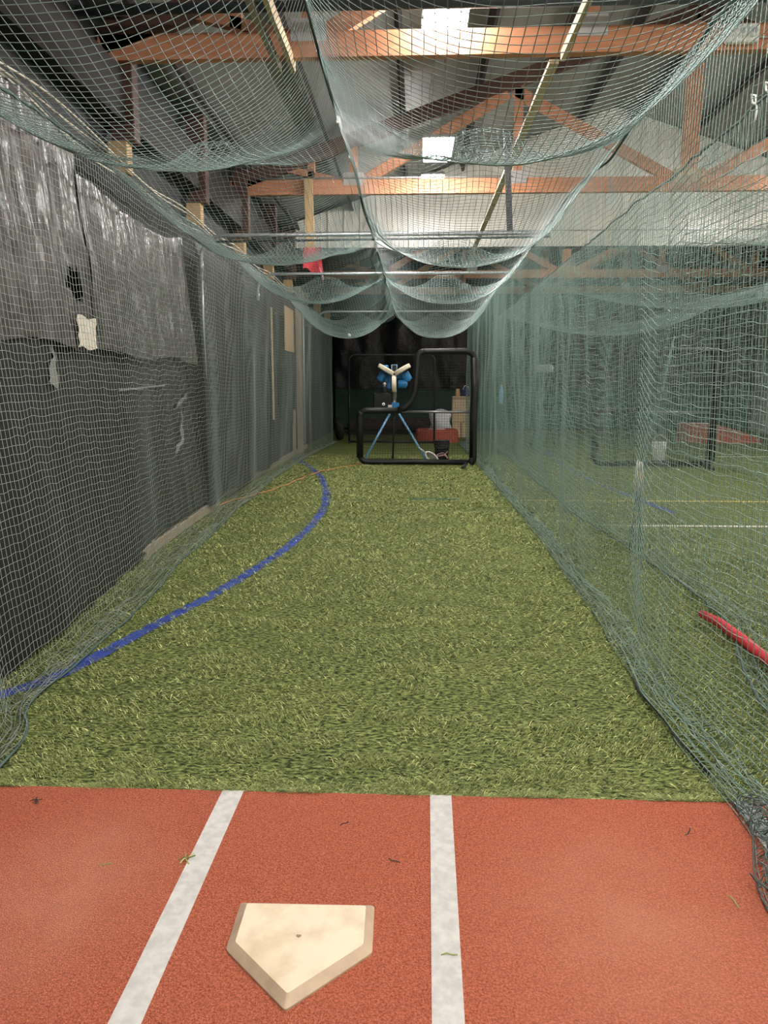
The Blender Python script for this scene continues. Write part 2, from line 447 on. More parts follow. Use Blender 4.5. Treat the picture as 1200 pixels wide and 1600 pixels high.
# ------------------------------------------------------------------ lamps
LL = ['double LED panel lamp above the home plate', 'double LED panel lamp above the start of the green lane',
      'bright double LED panel lamp hanging behind the nearest orange truss', 'bright LED panel lamp hanging before the red-tagged truss',
      'LED panel lamp over the far lane beside the plate', 'LED panel lamp over the next lane near its batter end',
      'LED panel lamp over the next lane behind the nearest truss', 'LED panel lamp added out of view before the gable to brighten it', 'LED panel lamp over the outermost lane near its batter end',
      'added LED panel lamp hidden behind the white gable to light the far truss',
      'LED panel lamp continuing the row, added unseen behind the red-tagged truss to brighten the gable', 'outer LED panel lamp added unseen behind the red-tagged truss to brighten the gable']
for (x, y, z), lb in zip(LAMP_POS, LL):
    t = empty('ceiling_lamp', (x,y,z), lb, 'ceiling lamp', 'LED panel lamps')
    MB().box((0,0,.045), (.46,1.02,.05), bev=.01).build('housing', M['lamp_body'], t)
    for dy in ((-.26, .26) if y < 20 else (0,)):
        MB().box((0,dy,-.016), (.42,.42,.072), bev=.01).build('led_panel', M['lamp'], t)
    hz = roof_z(x) - z
    for dx in (-.2,.2):
        MB().tube([(dx,0,.07),(dx*.4,0,hz)], .004, 6).build('hanger', M['steel_grey'], t)
# emergency light on the nearest truss
t = empty('emergency_light', (3.0,7.86,4.86), 'white twin-head emergency light fixed to the nearest orange truss', 'emergency light')
MB().box((0,.03,0), (.30,.07,.16), bev=.012).build('casing', M['white'], t)
for dx in (-.02,.09):
    h = MB().lathe([(.001,-.045),(.040,-.045),(.048,-.03),(.048,0)], (dx,-.0,.0), (0,1,0), 20).build('lamp_head', M['white'], t)
    MB().lathe([(.001,-.048),(.025,-.048),(.028,-.044)], (dx,0,0), (0,1,0), 16).build('lens', M['grey_box'], h)
o = MB().tube([(3.16,7.938,4.85),(6.0,7.938,4.85)], .012, 8).build('conduit', M['conduit']); tag(o, 'thin grey conduit running from the emergency light along the truss', 'pipe')

# ------------------------------------------------------------------ ground: red mat, lines, turf markings
t = empty('hitting_mat', (0,0,0), 'orange-red turf mat with white batter lines under the home plate', 'mat')
MB().prism([(-2.15,-.6),(4.2,-.6),(4.2,2.872),(-2.15,2.892)], .0, .012).build('turf_carpet', M['clay'], t)
def strip(poly, z): return MB().prism(poly, z-.003, z)
strip([(-.806,.0),(-.720,.0),(-.693,2.886),(-.780,2.886)], .0145).build('painted_line', M['line_white'], t)
strip([(.028,.0),(.114,.0),(.154,2.884),(.068,2.884)], .0145).build('painted_line', M['line_white'], t)
strip([(1.236,.0),(1.322,.0),(1.352,2.880),(1.266,2.880)], .0145).build('painted_line', M['line_white'], t)

# home plate
t = empty('home_plate', (-.333,2.03,.012), 'worn cream rubber home plate with a dark centre hole on the red mat', 'home plate', rz=math.radians(.6))
out = [(-.214,.170),(.214,.170),(.216,-.036),(-.005,-.252),(-.214,-.036)]
def inset(poly, d):
    n = len(poly); r = []
    for i in range(n):
        a, b_, c = Vector(poly[i-1]), Vector(poly[i]), Vector(poly[(i+1) % n])
        e1 = (b_-a).normalized(); e2 = (c-b_).normalized()
        n1 = Vector((e1.y,-e1.x)); n2 = Vector((e2.y,-e2.x))
        bis = (n1+n2).normalized(); r.append(tuple(b_ + bis*d/max(.3,bis.dot(n1))))
    return r
def roundpoly(poly, r, k=4):
    n = len(poly); res = []
    for i in range(n):
        p = Vector(poly[i]); a = (Vector(poly[i-1])-p).normalized(); c = (Vector(poly[(i+1) % n])-p).normalized()
        for j in range(k+1):
            f_ = j/k
            q = (p+a*r)*(1-f_)**2 + p*2*f_*(1-f_) + (p+c*r)*f_*f_
            res.append(tuple(q))
    return res
po = roundpoly(out, .012); pi_ = roundpoly(inset(out, .026), .008)
# the front edge's bevel is narrow
n = len(po); zt = .024
V = [(x,y,0) for x,y in po] + [(x,y,.006) for x,y in po] + [(x,y,zt) for x,y in pi_]
F = [(i,(i+1) % n,n+(i+1) % n,n+i) for i in range(n)] + [(n+i,n+(i+1) % n,2*n+(i+1) % n,2*n+i) for i in range(n)]
MB().add(V, F).build('bevelled_edge', M['plate_edge'], t)
hc = (-.005,.004); hr = .0085; kk = n
hole = [(hc[0]+hr*math.cos(a), hc[1]+hr*math.sin(a)) for a in [math.atan2(y-hc[1], x-hc[0]) for x,y in pi_]]
V = [(x,y,zt) for x,y in pi_] + [(x,y,zt) for x,y in hole] + [(x,y,.004) for x,y in hole]
F = [(i,(i+1) % n,n+(i+1) % n,n+i) for i in range(n)] + [(n+i,n+(i+1) % n,2*n+(i+1) % n,2*n+i) for i in range(n)]
MB().add(V, F).build('plate_top', M['plate_rubber'], t)
MB().lathe([(hr*1.0,.001),(.001,.001)], (hc[0],hc[1],.004), (0,0,1), 16).build('bolt_hole', M['black'], t)

# scraps of turf lying on the mat
SCR = [(-.790,2.42,.030,'tuft of green turf lying on the white line beside the plate'),
       (-.065,2.44,.022,'thin green turf blade lying on the red mat before the middle line'),
       (-1.06,2.38,.020,'dark turf scrap on the red mat off the plate side line'),
       (1.02,2.66,.032,'dark blade of turf near the mat edge by the gathered net'),
       (1.03,2.27,.034,'olive turf blade on the red mat beside the heap of net'),
       (-1.50,2.77,.024,'curled turf wisp near the mat corner by the side net'),
       (.108,2.0,.024,'small green turf blade lying across the middle white line'),
       (-.26,2.66,.018,'tiny turf fleck on the red mat ahead of the plate')]
for i, (x, y, s, lb) in enumerate(SCR):
    mb = MB()
    for k in range(3 if i in (0,5) else 1):
        a = random.uniform(0,PI) if k else 2.1+i*.7
        c, sn = math.cos(a), math.sin(a); wv = .0022
        pts = [(-s,0),(-.3*s,.12*s),(.4*s,.05*s),(s,-.1*s)]
        V = []; F = []
        for j, (u, v) in enumerate(pts):
            for sg in (-1,1):
                V.append((x+u*c-(v+sg*wv)*sn, y+u*sn+(v+sg*wv)*c, .016+.004*(j % 2)+.002*k))
                V.append((x+u*c-(v+sg*wv)*sn, y+u*sn+(v+sg*wv)*c, .0145+.004*(j % 2)+.002*k))
        for j in range(3):
            a0 = 4*j; b0 = a0+4
            F += [(a0,a0+2,b0+2,b0),(a0+1,b0+1,b0+3,a0+3),(a0,b0,b0+1,a0+1),(a0+2,a0+3,b0+3,b0+2)]
        mb.add(V, F)
    o = mb.build('turf_scrap', M['blade'] if i % 2 == 0 else M['brown_mat']); tag(o, lb, 'turf scrap', 'turf scraps on the red mat')

# blue line on the turf
BL = np.array([(-2.75,3.35),(-2.222,3.819),(-2.071,3.94),(-2.0,4.20),(-1.91,4.628),(-1.75,5.25),(-1.60,5.848),(-1.44,6.709),(-1.31,7.588),(-1.225,8.753),(-1.225,10.258),(-1.38,11.828),(-1.70,13.742),(-2.22,15.718),(-2.75,17.2)])
def smooth_poly(P, n=160):
    d = np.concatenate([[0], np.cumsum(np.linalg.norm(np.diff(P,axis=0),axis=1))])
    s = np.linspace(0, d[-1], n); X = np.interp(s, d, P[:,0]); Y = np.interp(s, d, P[:,1])
    k = np.ones(9)/9
    Xp = np.pad(X,4,mode='edge'); Yp = np.pad(Y,4,mode='edge')
    Xs = np.convolve(Xp,k,'valid'); Ys = np.convolve(Yp,k,'valid')
    Xs[0],Ys[0],Xs[-1],Ys[-1] = X[0],Y[0],X[-1],Y[-1]
    return np.stack([Xs,Ys],1)
BLS = smooth_poly(BL)
def ribbon(P, wd, z, jit=0.0):
    T = np.gradient(P, axis=0); T /= np.linalg.norm(T,axis=1)[:,None]; Nn = np.stack([T[:,1],-T[:,0]],1)
    j1 = RNG.normal(0,jit,len(P))[:,None]; j2 = RNG.normal(0,jit,len(P))[:,None]
    A = P + Nn*(wd/2+j1); B = P - Nn*(wd/2+j2)
    V = [(a[0],a[1],z) for a in A] + [(b_[0],b_[1],z) for b_ in B] 
    n = len(P)
    return V, [(i,i+1,n+i+1,n+i) for i in range(n-1)]
V, F = ribbon(BLS, .105, .004, .004); MB().add(V,F).build('blue_line', M['line_blue'], floor)
P = smooth_poly(np.array([(3.35,10.0),(3.15,12.0),(3.02,14.2),(3.07,17.6),(3.3,19.5)]), 40); V, F = ribbon(P, .11, .004); MB().add(V,F).build('blue_line', M['line_blue'], floor)
MB().add([(2.2,9.0,.004),(9.0,9.0,.004),(9.0,9.1,.004),(2.2,9.1,.004)], [(0,1,2,3)]).build('white_line', M['line_white'], floor)
MB().add([(1.5,10.97,.004),(6.2,10.97,.004),(6.2,11.06,.004),(1.5,11.06,.004)], [(0,1,2,3)]).build('yellow_line', M['line_yellow'], floor)
MB().add([(6.5,17.9,.004),(11,17.9,.004),(11,18.05,.004),(6.5,18.05,.004)], [(0,1,2,3)]).build('white_line', M['line_white'], floor)
MB().add([(-.09,11.0,.005),(.62,11.0,.005),(.62,11.12,.005),(-.09,11.12,.005)], [(0,1,2,3)]).build('painted_over_patch', M['line_green'], floor)
MB().add([(.9,11.02,.005),(1.35,11.02,.005),(1.35,11.045,.005),(.9,11.045,.005)], [(0,1,2,3)]).build('turf_seam', M['line_green'], floor)

# short blades of the artificial grass
def blades(n_target):
    ys = []
    Vs = []; cnt = 0
    # density falls with distance
    y = 2.885 + (18-2.885)*(RNG.random(n_target)**2.6)
    x = RNG.uniform(-2.6, 3.2, n_target)
    keep = (x > -.55*y-.2) & (x < .47*y+.2)
    x, y = x[keep], y[keep]
    clump = fbm(x*5, y*9, 3, 3)
    band = fbm(x*.8, y*3.0, 9, 2)
    keep = RNG.random(len(x)) < np.clip(.64 + .60*clump + .20*band, .05, 1)
    x, y, clump = x[keep], y[keep], clump[keep]
    n = len(x)
    ang = RNG.normal(0, .50, n) + np.where(RNG.random(n) < .5, 0, PI) + .5*vnoise(x*2,y*2,4)
    ln = RNG.uniform(.010,.030,n)*(1+.25*np.clip(y-3,0,8)/4)
    hz = ln*RNG.uniform(.15,.95,n)*np.clip(.75+.45*clump,.3,1.4)
    wd = RNG.uniform(.0008,.0016,n)*(1+.30*np.clip(y-3,0,9))
    dx, dy = np.cos(ang), np.sin(ang)
    px, py = -dy*wd, dx*wd
    z0 = np.full(n, -.002)
    tw = RNG.uniform(-.6,.6,n)
    A = np.stack([x-px, y-py, z0],1); B = np.stack([x+px, y+py, z0],1)
    mx, my, mz = x+dx*ln*.55, y+dy*ln*.55, hz*.85
    Cc = np.stack([mx+px*.8, my+py*.8, mz+wd*tw],1); Dd = np.stack([mx-px*.8, my-py*.8, mz-wd*tw],1)
    Ee = np.stack([x+dx*ln, y+dy*ln, hz],1)
    V = np.stack([A,B,Cc,Dd,Ee],1).reshape(-1,3)
    i = np.arange(n)*5
    Q = np.stack([i,i+1,i+2,i+3],1); T = np.stack([i+3,i+2,i+4],1)
    # nearest distance to the blue line
    blue = np.zeros(n,bool)
    for s in range(0,n,20000):
        d = np.sqrt(((np.stack([x[s:s+20000],y[s:s+20000]],1)[:,None,:]-BLS[None,::2,:])**2).sum(2)).min(1)
        blue[s:s+20000] = d < .054
    patch = (y > 11.0) & (y < 11.12) & (x > -.09) & (x < .62)
    return V.reshape(n,5,3), Q, T, blue, patch
bv, bq, bt, bb, bpch = blades(620000)
def blade_obj(name, mask, m, parent=None):
    v = bv[mask]; n = len(v); i = np.arange(n)*5
    return mesh_np(name, v.reshape(-1,3), np.stack([i,i+1,i+2,i+3],1), np.stack([i+3,i+2,i+4],1), m, parent, smooth=False)
g = blade_obj('artificial_grass', ~bb & ~bpch, M['blade'])
tag(g, 'short green artificial grass blades covering the lane floor', 'grass', kind='stuff')
g = blade_obj('blue_line_fibres', bb, M['blade_blue'], floor); g['kind'] = 'stuff'

# ------------------------------------------------------------------ left wall coverings
def wx(y): return np.interp(y, [1,4.0,4.8,6.4,9.4,15,18.5], [-2.28,-2.30,-2.33,-2.50,-2.62,-2.78,-2.82])
def sheet(name, y0, y1, zb, zt, xf, m, label, cat='tarp', ny=120, nz=60, hole=None, group=None):
    """a hanging sheet in the y-z plane; zb/zt: functions of y; xf(y,z) gives x; given a little thickness"""
    ys = np.linspace(y0,y1,ny); vs = np.linspace(0,1,nz)
    Y, Vv = np.meshgrid(ys, vs, indexing='ij')
    Zb, Zt = zb(ys)[:,None], zt(ys)[:,None]
    Z = Zb + (Zt-Zb)*Vv
    X = xf(Y,Z)
    front = np.stack([X,Y,Z],-1).reshape(-1,3); back = front + np.array([-.004,0,0])
    idx = np.arange(ny*nz).reshape(ny,nz)
    q = np.stack([idx[:-1,:-1],idx[1:,:-1],idx[1:,1:],idx[:-1,1:]],-1).reshape(-1,4)
    if hole is not None:
        c = front[q].mean(1); keep = ~hole(c[:,1], c[:,2]); q = q[keep]
    q2 = q[:,::-1] + ny*nz
    o = mesh_np(name, np.concatenate([front,back]), np.concatenate([q,q2]), None, m)
    return tag(o, label, cat, group)

def xup(y, z):
    base = wx(y) - .10 - .15*np.clip((z-1.9)/1.7,0,1)
    fold = .030*fbm(y*3.2, z*.35, 21, 3) + .016*fbm(y*9+z*1.2, z*1.1, 31, 3) + .010*vnoise(y*26, z*3, 8)
    return base + fold
h1 = lambda y, z: (((y-6.02)/.19)**2 + ((z-2.41)/.12)**2 + .55*vnoise(y*14,z*14,2)) < 1
lam = lambda f: (lambda y: f(y) + 0*y)
sheet('plastic_tarp', 2.0, 6.42, lam(lambda y: 1.93+.03*np.sin(y*4)), lam(lambda y: 3.56-.03*np.sin(y*2.2)), xup, M['tarp_gloss'],
      'wrinkled glossy black plastic sheet on upper wall with the torn hole', ny=200, nz=90, hole=h1, group='black plastic sheets on the side wall')
sheet('plastic_tarp', 6.34, 9.62, lam(lambda y: 1.92+.03*np.sin(y*3+1)), lam(lambda y: 3.33-.10*np.sin((y-6.4)*1.0)+.10*np.clip(y-8.9,0,1)), lambda y,z: xup(y,z)+.012, M['tarp_gloss'],
      'wrinkled glossy black plastic sheet on upper wall beside the grey pipe post', ny=160, nz=80, group='black plastic sheets on the side wall')
def xlow(y, z):
    return wx(y) - .02 - .085*z + .030*fbm(y*1.7, z*.15+2, 41, 3) + .014*fbm(y*6, z*.5, 51, 2)
sheet('woven_tarp', 1.5, 7.3, lam(lambda y: .02+.05*np.clip(fbm(y*1.3,y*0,6,2),0,1)), lam(lambda y: 2.02+.04*np.sin(y*5)), xlow, M['tarp_matte'],
      'folded black tarp hanging below the torn plastic sheet to the turf', ny=200, nz=50, group='black plastic sheets on the side wall')
sheet('woven_tarp', 7.28, 9.75, lam(lambda y: .13+.05*np.clip(fbm(y*1.3,y*0,6,2),0,1)), lam(lambda y: 1.98+.03*np.sin(y*5)), lambda y,z: xlow(y,z)-.02, M['tarp_matte'],
      'black tarp with bits of clear tape hanging below the second plastic sheet', ny=120, nz=50, group='black plastic sheets on the side wall')
def xmid(y, z): return wx(y) - .02 + .035*fbm(y*2.4, z*.12, 61, 3) + .008*vnoise(y*14,z*.6,3) - .06*np.clip((z-1.5)/2,0,1)
sheet('woven_tarp', 9.68, 15.6, lam(lambda y: .11+.02*np.sin(y*3)), lam(lambda y: 3.38+.05*np.sin(y*1.4)), xmid, M['tarp_matte'],
      'tall black woven tarp between the pipe post and the plywood panel', ny=200, nz=60, group='black plastic sheets on the side wall')
sheet('woven_tarp', 15.55, 17.75, lam(lambda y: .95+.25*np.sin(y*2)), lam(lambda y: 3.05+.04*np.sin(y*4)), lambda y,z: xmid(y,z)+.03, M['tarp_matte'],
      'short black tarp flap hanging under the plywood panel', ny=80, nz=40, group='black plastic sheets on the side wall')
sheet('woven_tarp', 15.5, 17.6, lam(lambda y: .12+.02*np.sin(y*3)), lam(lambda y: 1.2+0*y), lambda y,z: xmid(y,z)-.04, M['tarp_matte'],
      'low black tarp strip along the foot board before the stud', ny=60, nz=24, group='black plastic sheets on the side wall')
o = MB().box((-2.86,15.5,.055), (.05,9.2,.11), bev=.006).build('baseboard_left', M['wood_grey']); structure(o)
o = MB().box((-2.66,8.7,.055), (.05,3.4,.11), rot=.04, bev=.006).build('baseboard_left', M['wood_grey']); structure(o)

# sheet of paper, tape, board pieces on the wall
xs = lambda y, z: float(xup(np.array([y]),np.array([z]))[0])+.075
pv = []; ny, nz = 10, 12
for i in range(ny+1):
    for j in range(nz+1):
        yy = 5.74+.46*i/ny; zz = 1.925+.235*j/nz
        if i == 0: yy += .02*math.sin(j*1.1)+.03*(j/nz)
        if i == ny: yy += .008*math.sin(j*2)
        zz += .010*math.sin(i*.8)*(1 if j in (0,nz) else .4)
        pv.append((float(wx(yy))-.08+.006*math.sin(i*.9+j*.4), yy, zz))
q = [(i*(nz+1)+j,(i+1)*(nz+1)+j,(i+1)*(nz+1)+j+1,i*(nz+1)+j+1) for i in range(ny) for j in range(nz)]
n0 = len(pv)
o = MB().add(pv+[(a-.002,b_,c) for a,b_,c in pv], q+[tuple(k+n0 for k in f[::-1]) for f in q], True).build('paper_sheet', M['paper']); tag(o, 'torn white sheet of paper stuck on the black tarp', 'paper')
def tape(y, z, ly, lz, rot, lb):
    c, s_ = math.cos(rot), math.sin(rot); V = []
    nn = 6
    for i in range(nn+1):
        for j in (-1,0,1):
            u = (i/nn-.5)*ly; v = j*lz/2*(1+.35*math.sin(i*2.3+y*5))
            yy = y+u*c-v*s_; zz = z+u*s_+v*c
            V.append((float(xlow(np.array([yy]),np.array([zz]))[0])+.012+.010*math.sin(i*1.9+j*1.3), yy, zz))
    F = [(i*3+j,(i+1)*3+j,(i+1)*3+j+1,i*3+j+1) for i in range(nn) for j in range(2)]
    k = len(V)
    o = MB().add(V+[(a-.002,b_,cc) for a,b_,cc in V], F+[tuple(t_+k for t_ in f[::-1]) for f in F], True).build('tape_strip', M['tape_clear']); tag(o, lb, 'tape', 'clear tape on the black tarp')
tape(8.95,1.47,.62,.05,.15,'crossed strip of clear tape on tarp, topmost by the pipe post')
tape(8.75,1.20,.34,.09,.9,'crumpled knot of clear tape in the middle of the tarp seam')
tape(8.6,.99,.42,.06,.4,'lowest loose bit of clear tape on the tarp seam')
tape(5.35,1.78,.30,.12,1.2,'shiny torn tape hanging under the paper sheet')
tape(7.6,1.62,1.5,.018,.03,'long thin taped seam across the black tarp')

o = MB().box((float(wx(14.87))+.03,14.87,2.03), (.03,.035,2.12)).build('measuring_pole', M['wood_pale']); tag(o, 'thin pale yellow wooden pole leaning upright on the black tarp', 'pole')
o = MB().box((-2.72,16.75,2.80), (.018,1.15,.90)).box((-2.84,16.4,3.1), (.23,.05,.05)).build('plywood_panel', M['plywood']); tag(o, 'brown plywood panel fixed high beside the yellow pole', 'board')
o = MB().box((-2.80,18.65,1.95), (.09,.42,3.9), bev=.006).build('timber_stud', M['wood_grey']); tag(o, 'tall pale timber board standing past the plywood panel', 'board')
MB().tube([(-2.73,18.9,.2),(-2.73,18.9,3.85)], .025, 8).build('conduit', M['conduit'], o)
o = MB().box((-2.84,17.95,.53), (.06,.16,1.06), bev=.006).build('timber_stud', M['wood_grey']); tag(o, 'short timber board end standing beside the tall pale board', 'board')

# cable bundle along the top of the wall
t = empty('cable_bundle', (-2.72,11,3.55), 'bundle of pale cables strung along the top of the tarped wall', 'cable')
for k in range(4):
    pts = []
    for i in range(60):
        y = 5.2+ 12.5*i/59
        pts.append((.02*math.sin(y*1.3+k*2)+.03*k-.05, y-11, .05*math.cos((y-5.2)*2*PI/2.65+k)*.6 + .035*k + .10*math.exp(-((y-5.6)/.8)**2) - (.02 if k % 2 else 0)))
    MB().tube(pts, .009, 6).build('cable', M['cable'], t)

# orange extension cord on the turf
cp = np.array([(-2.75,10.2),(-2.55,11.0),(-2.31,11.65),(-2.12,12.6),(-2.02,13.4),(-1.90,14.24),(-1.62,15.0),(-1.30,15.63),(-1.0,16.2),(-.75,16.7)])
cps = smooth_poly(cp, 80)
o = MB().tube([(p[0]+.02*math.sin(i*.7),p[1],.012) for i,p in enumerate(cps)], .009, 6).build('extension_cord', M['orange_cord']); tag(o, 'orange extension cord lying across the turf and blue line', 'cord')

# ------------------------------------------------------------------ cage frames
def frame(y, label, xl=-2.62, xr=1.60, z=3.45):
    t = empty('pipe_arch', (0,y,0), label, 'pipe frame', 'galvanised cage frames')
    pts = [(xl,0,z-.35)]
    for a in range(0,91,15):
        A = math.radians(a); pts.append((xl+.28*(1-math.cos(A)), 0, z-.28+.28*math.sin(A)))
    pts += [(xr,0,z)]
    MB().tube(pts, .024, 10).build('crossbar', M['pipe'], t)
    if y < 10: MB().tube([(xl,0,1.72),(xl,0,z-.33)], .018, 10).build('post', M['pipe'], t)
    MB().tube([(xl,0,z-.42),(xl,0,z-.30)], .032, 10).build('coupling', M['pipe'], t)
    MB().tube([(xl,0,z-.36),(-3.02,0,z-.36)], .016, 8).build('wall_bracket', M['steel_dark'], t)
    return t
frame(9.75, 'galvanised pipe frame with grey post beside the plastic sheets', xl=-2.66)
frame(13.1, 'galvanised pipe frame with bent corner above the plywood panel', xl=-2.64)
frame(19.8, 'galvanised pipe frame with bent corner nearest the pitching machine', xl=-2.52, z=3.45)
f1 = bpy.data.objects['pipe_arch']
MB().tube([(-2.5,-.04,3.37),(1.6,-.04,3.40)], .014, 8).build('tension_rod', M['pipe_dark'], f1)
MB().beam((1.05,.0,4.60),(1.12,.0,3.45), .02, .07).build('hanger_strap', M['steel_dark'], f1)

# hanging board with red cloth
t = empty('hanging_board', (-1.76,13.28,3.75), 'upright pine board hanging from the second truss above a red cloth', 'board')
MB().box((-.02,0,.60), (.14,.04,1.25), rot=Matrix.Rotation(-.02,3,'Y')).build('plank', M['wood_post'], t)
V = []; nn = 9
for i in range(nn+1):
    for j in range(nn+1):
        u, v = i/nn, j/nn
        V.append((-.13+.30*u*(1-.1*v)+.06*v*u, -.045-.02*math.sin(u*7+v*2), .14-.34*v-.10*u*v+.03*math.sin(u*9)*v))
F = [(i*(nn+1)+j,i*(nn+1)+j+1,(i+1)*(nn+1)+j+1,(i+1)*(nn+1)+j) for i in range(nn) for j in range(nn)]
k = len(V)
o = MB().add(V+[(a,b_+.006,c) for a,b_,c in V], F+[tuple(q_+k for q_ in f[::-1]) for f in F], True).build('red_cloth', M['red_cloth']); o.location = t.location
tag(o, 'red rag tied around the end of the hanging pine board', 'cloth')
MB().tube([(.14,-.05,-.18),(.18,-.05,-.30),(.20,-.05,-.38)], .018, 6).build('cloth_tail', M['pink'], o)

# ------------------------------------------------------------------ nets
def net_mesh(name, P, r, m, parent=None, knots=None, kr=2.0):
    """P: (nu,nv,3) grid of knots; every grid edge becomes a three-sided strand"""
    nu, nv, _ = P.shape
    Vall = []; Qall = []; base = 0
    for axis in (0,1):
        S = P if axis == 1 else P.transpose(1,0,2)          # strands run along axis 1 of S
        ns, m_, _ = S.shape
        T = np.gradient(S, axis=1); T /= np.maximum(np.linalg.norm(T,axis=2,keepdims=True),1e-9)
        ref = np.array([0.37,0.21,0.90]) if axis == 0 else np.array([0.85,0.45,0.27])
        U = np.cross(T, ref); U /= np.maximum(np.linalg.norm(U,axis=2,keepdims=True),1e-9)
        W = np.cross(T, U)
        rings = []
        for a in range(3):
            A = 2*PI*a/3 + .5
            rings.append(S + (U*math.cos(A)+W*math.sin(A))*r)
        R = np.stack(rings,2)                                # ns,m,3,3
        Vall.append(R.reshape(-1,3))
        idx = base + np.arange(ns*m_*3).reshape(ns,m_,3)
        for a in range(3):
            b_ = (a+1) % 3
            Qall.append(np.stack([idx[:,:-1,a],idx[:,:-1,b_],idx[:,1:,b_],idx[:,1:,a]],-1).reshape(-1,4))
        base += ns*m_*3
    tris = None
    if knots is not None:
        K = P[knots]; n = len(K)
        if n:
            off = np.array([(1,0,0),(-1,0,0),(0,1,0),(0,-1,0),(0,0,1),(0,0,-1)])*r*kr
            KV = (K[:,None,:]+off[None]).reshape(-1,3)
            ft = np.array([(0,2,4),(2,1,4),(1,3,4),(3,0,4),(2,0,5),(1,2,5),(3,1,5),(0,3,5)])
            tris = (base + np.arange(n)[:,None,None]*6 + ft[None]).reshape(-1,3)
            Vall.append(KV)
    return mesh_np(name, np.concatenate(Vall), np.concatenate(Qall), tris, m, parent)

CELL = .048
ZT = 3.40
def side_net(y0, y1, base_pts, top_x, bundle_dir, bw, slack=.42, ztop=lambda y: ZT+0*y, lift=None, seed=0, cell=CELL, wob=.02, zn=.012):
    """hanging net that lands on the floor and lies there in a loose bundle"""
    ny = int((y1-y0)/cell); ys = np.linspace(y0,y1,ny)
    bp = np.array(sorted(base_pts, key=lambda p: p[1]))
    inner = np.interp(ys, bp[:,1], bp[:,0])
    ker = np.ones(7)/7; inner = np.convolve(np.pad(inner,3,mode='edge'),ker,'valid')
    bwv = bw(ys) if callable(bw) else bw
    hit = inner - bundle_dir*bwv*(1+.35*vnoise(ys*1.1,ys*0,seed+3))
    tx = top_x(ys); zt = ztop(ys)
    L = zt[0]; nv = int((L+slack)/cell)
    P = np.zeros((ny,nv,3))
    nh = int(L/cell)
    for j in range(nv):
        if j < nh:
            f_ = j/nh
            z = zt + (0.035-zt)*f_
            x = tx + (hit-tx)*(f_**1.15)
            amp = wob*(.3+.7*math.sin(PI*min(1,f_*1.1))+.3*f_)
            x = x + amp*1.6*fbm(ys*.55, ys*0+z*.25, seed+1, 3) + amp*.5*vnoise(ys*2.6, z*.5, seed+5)
            dz = zn*(vnoise(ys*2.2, ys*0+j*.06, seed+7) + .7*vnoise(ys*5.5, ys*0+j*.10, seed+9)) + .010*vnoise(ys*11, ys*0+j*.45, seed+11)
            if lift is not None: dz = dz + lift(ys, z)
            yy = ys + .010*vnoise(ys*3, ys*0+z*2, seed+13)
            P[:,j,0] = x; P[:,j,1] = yy; P[:,j,2] = np.maximum(z+dz, .02)
        else:
            g_ = (j-nh+1)/(nv-nh)
            wv = .035*np.sin(j*1.9+ys*2.0) + .03*vnoise(ys*6, ys*0+j*1.3, seed+17)
            P[:,j,0] = hit + (inner-hit)*g_ + bundle_dir*wv*(1-g_*.6)
            P[:,j,1] = ys + .03*vnoise(ys*4, ys*0+j*.8, seed+19)
            P[:,j,2] = .018 + .05*np.abs(vnoise(ys*5, ys*0+j*.9, seed+23))*(1.1-g_) + .012*(j % 3)
    return P, ys, inner

def add_rope(P, j, r, m, parent, name='border_rope', dz=0.0, step=2):
    return MB().tube([(p[0],p[1],p[2]+dz) for p in P[::step,j]], r, 6).build(name, m, parent)

# --- the lane's net along the tarped wall
LB = [(-1.70,1.4),(-1.72,2.4),(-1.79,3.03),(-1.815,3.33),(-1.99,3.62),(-2.0,4.28),(-2.07,5.83),(-2.18,6.93),(-2.34,9.84),(-2.49,13.7),(-2.45,17.4),(-2.27,21.1),(-2.2,23)]
P, ys, inn = side_net(2.0, 21.9, LB, lambda y: np.interp(y,[2,5,14,20,23],[-2.42,-2.44,-2.50,-2.44,-2.30]), 1, .14, seed=1, zn=.010,
                      ztop=lambda y: ZT-.06*np.sin((y-2)*.9)**2)
o = net_mesh('cage_net', P, .0018, M['net_left'], knots=(P[:,:,1] < 6) & (P[:,:,2] > .06), kr=1.5)
tag(o, 'square-mesh cage net hanging in front of the black tarped wall', 'net', 'batting cage nets')
add_rope(P, -1, .007, M['rope_green'], o); add_rope(P, 0, .010, M['rope_green'], o, 'top_rope')
# --- the lane's net on the open side
RB = [(1.30,1.2),(1.32,1.75),(1.20,1.95),(1.12,2.12),(1.11,2.3),(1.22,2.52),(1.25,2.70),(1.25,2.87),(1.215,3.3),(1.20,3.99),(1.25,4.32),(1.30,5.45),(1.30,6.59),(1.34,7.95),(1.31,11.1),(1.28,14.9),(1.29,16.1),(1.22,20),(1.2,23)]
def lift(y, z):
    A = .05+.22*np.clip(1-z/3.3,0,1)
    pk = np.where(y > 5.22, np.exp(-np.abs(y-5.22)/.55), np.exp(-np.abs(y-5.22)/.30))
    lo = -.45*np.clip((5.22-y)/.6,0,1)*np.clip(z/.5,0,1)
    s2 = .30*np.exp(-np.abs(y-8.2)/.8)
    return A*(pk*.8+lo+s2)*np.clip(z/.25,0,1)
P, ys, inn = side_net(1.25, 21.9, RB, lambda y: 1.45+0*y, -1, lambda y: .20+.06*np.exp(-((y-2.2)/.4)**2), slack=.80, seed=4, lift=lift, wob=.035, zn=.016,
                      ztop=lambda y: ZT-.05*np.sin(y*.8)**2)
o = net_mesh('cage_net', P, .0020, M['net_right'], knots=(P[:,:,1] < 7) & (P[:,:,2] > .06), kr=1.7)
tag(o, 'green cage net with a sharp fold, trailing in a heap onto the red mat', 'net', 'batting cage nets')
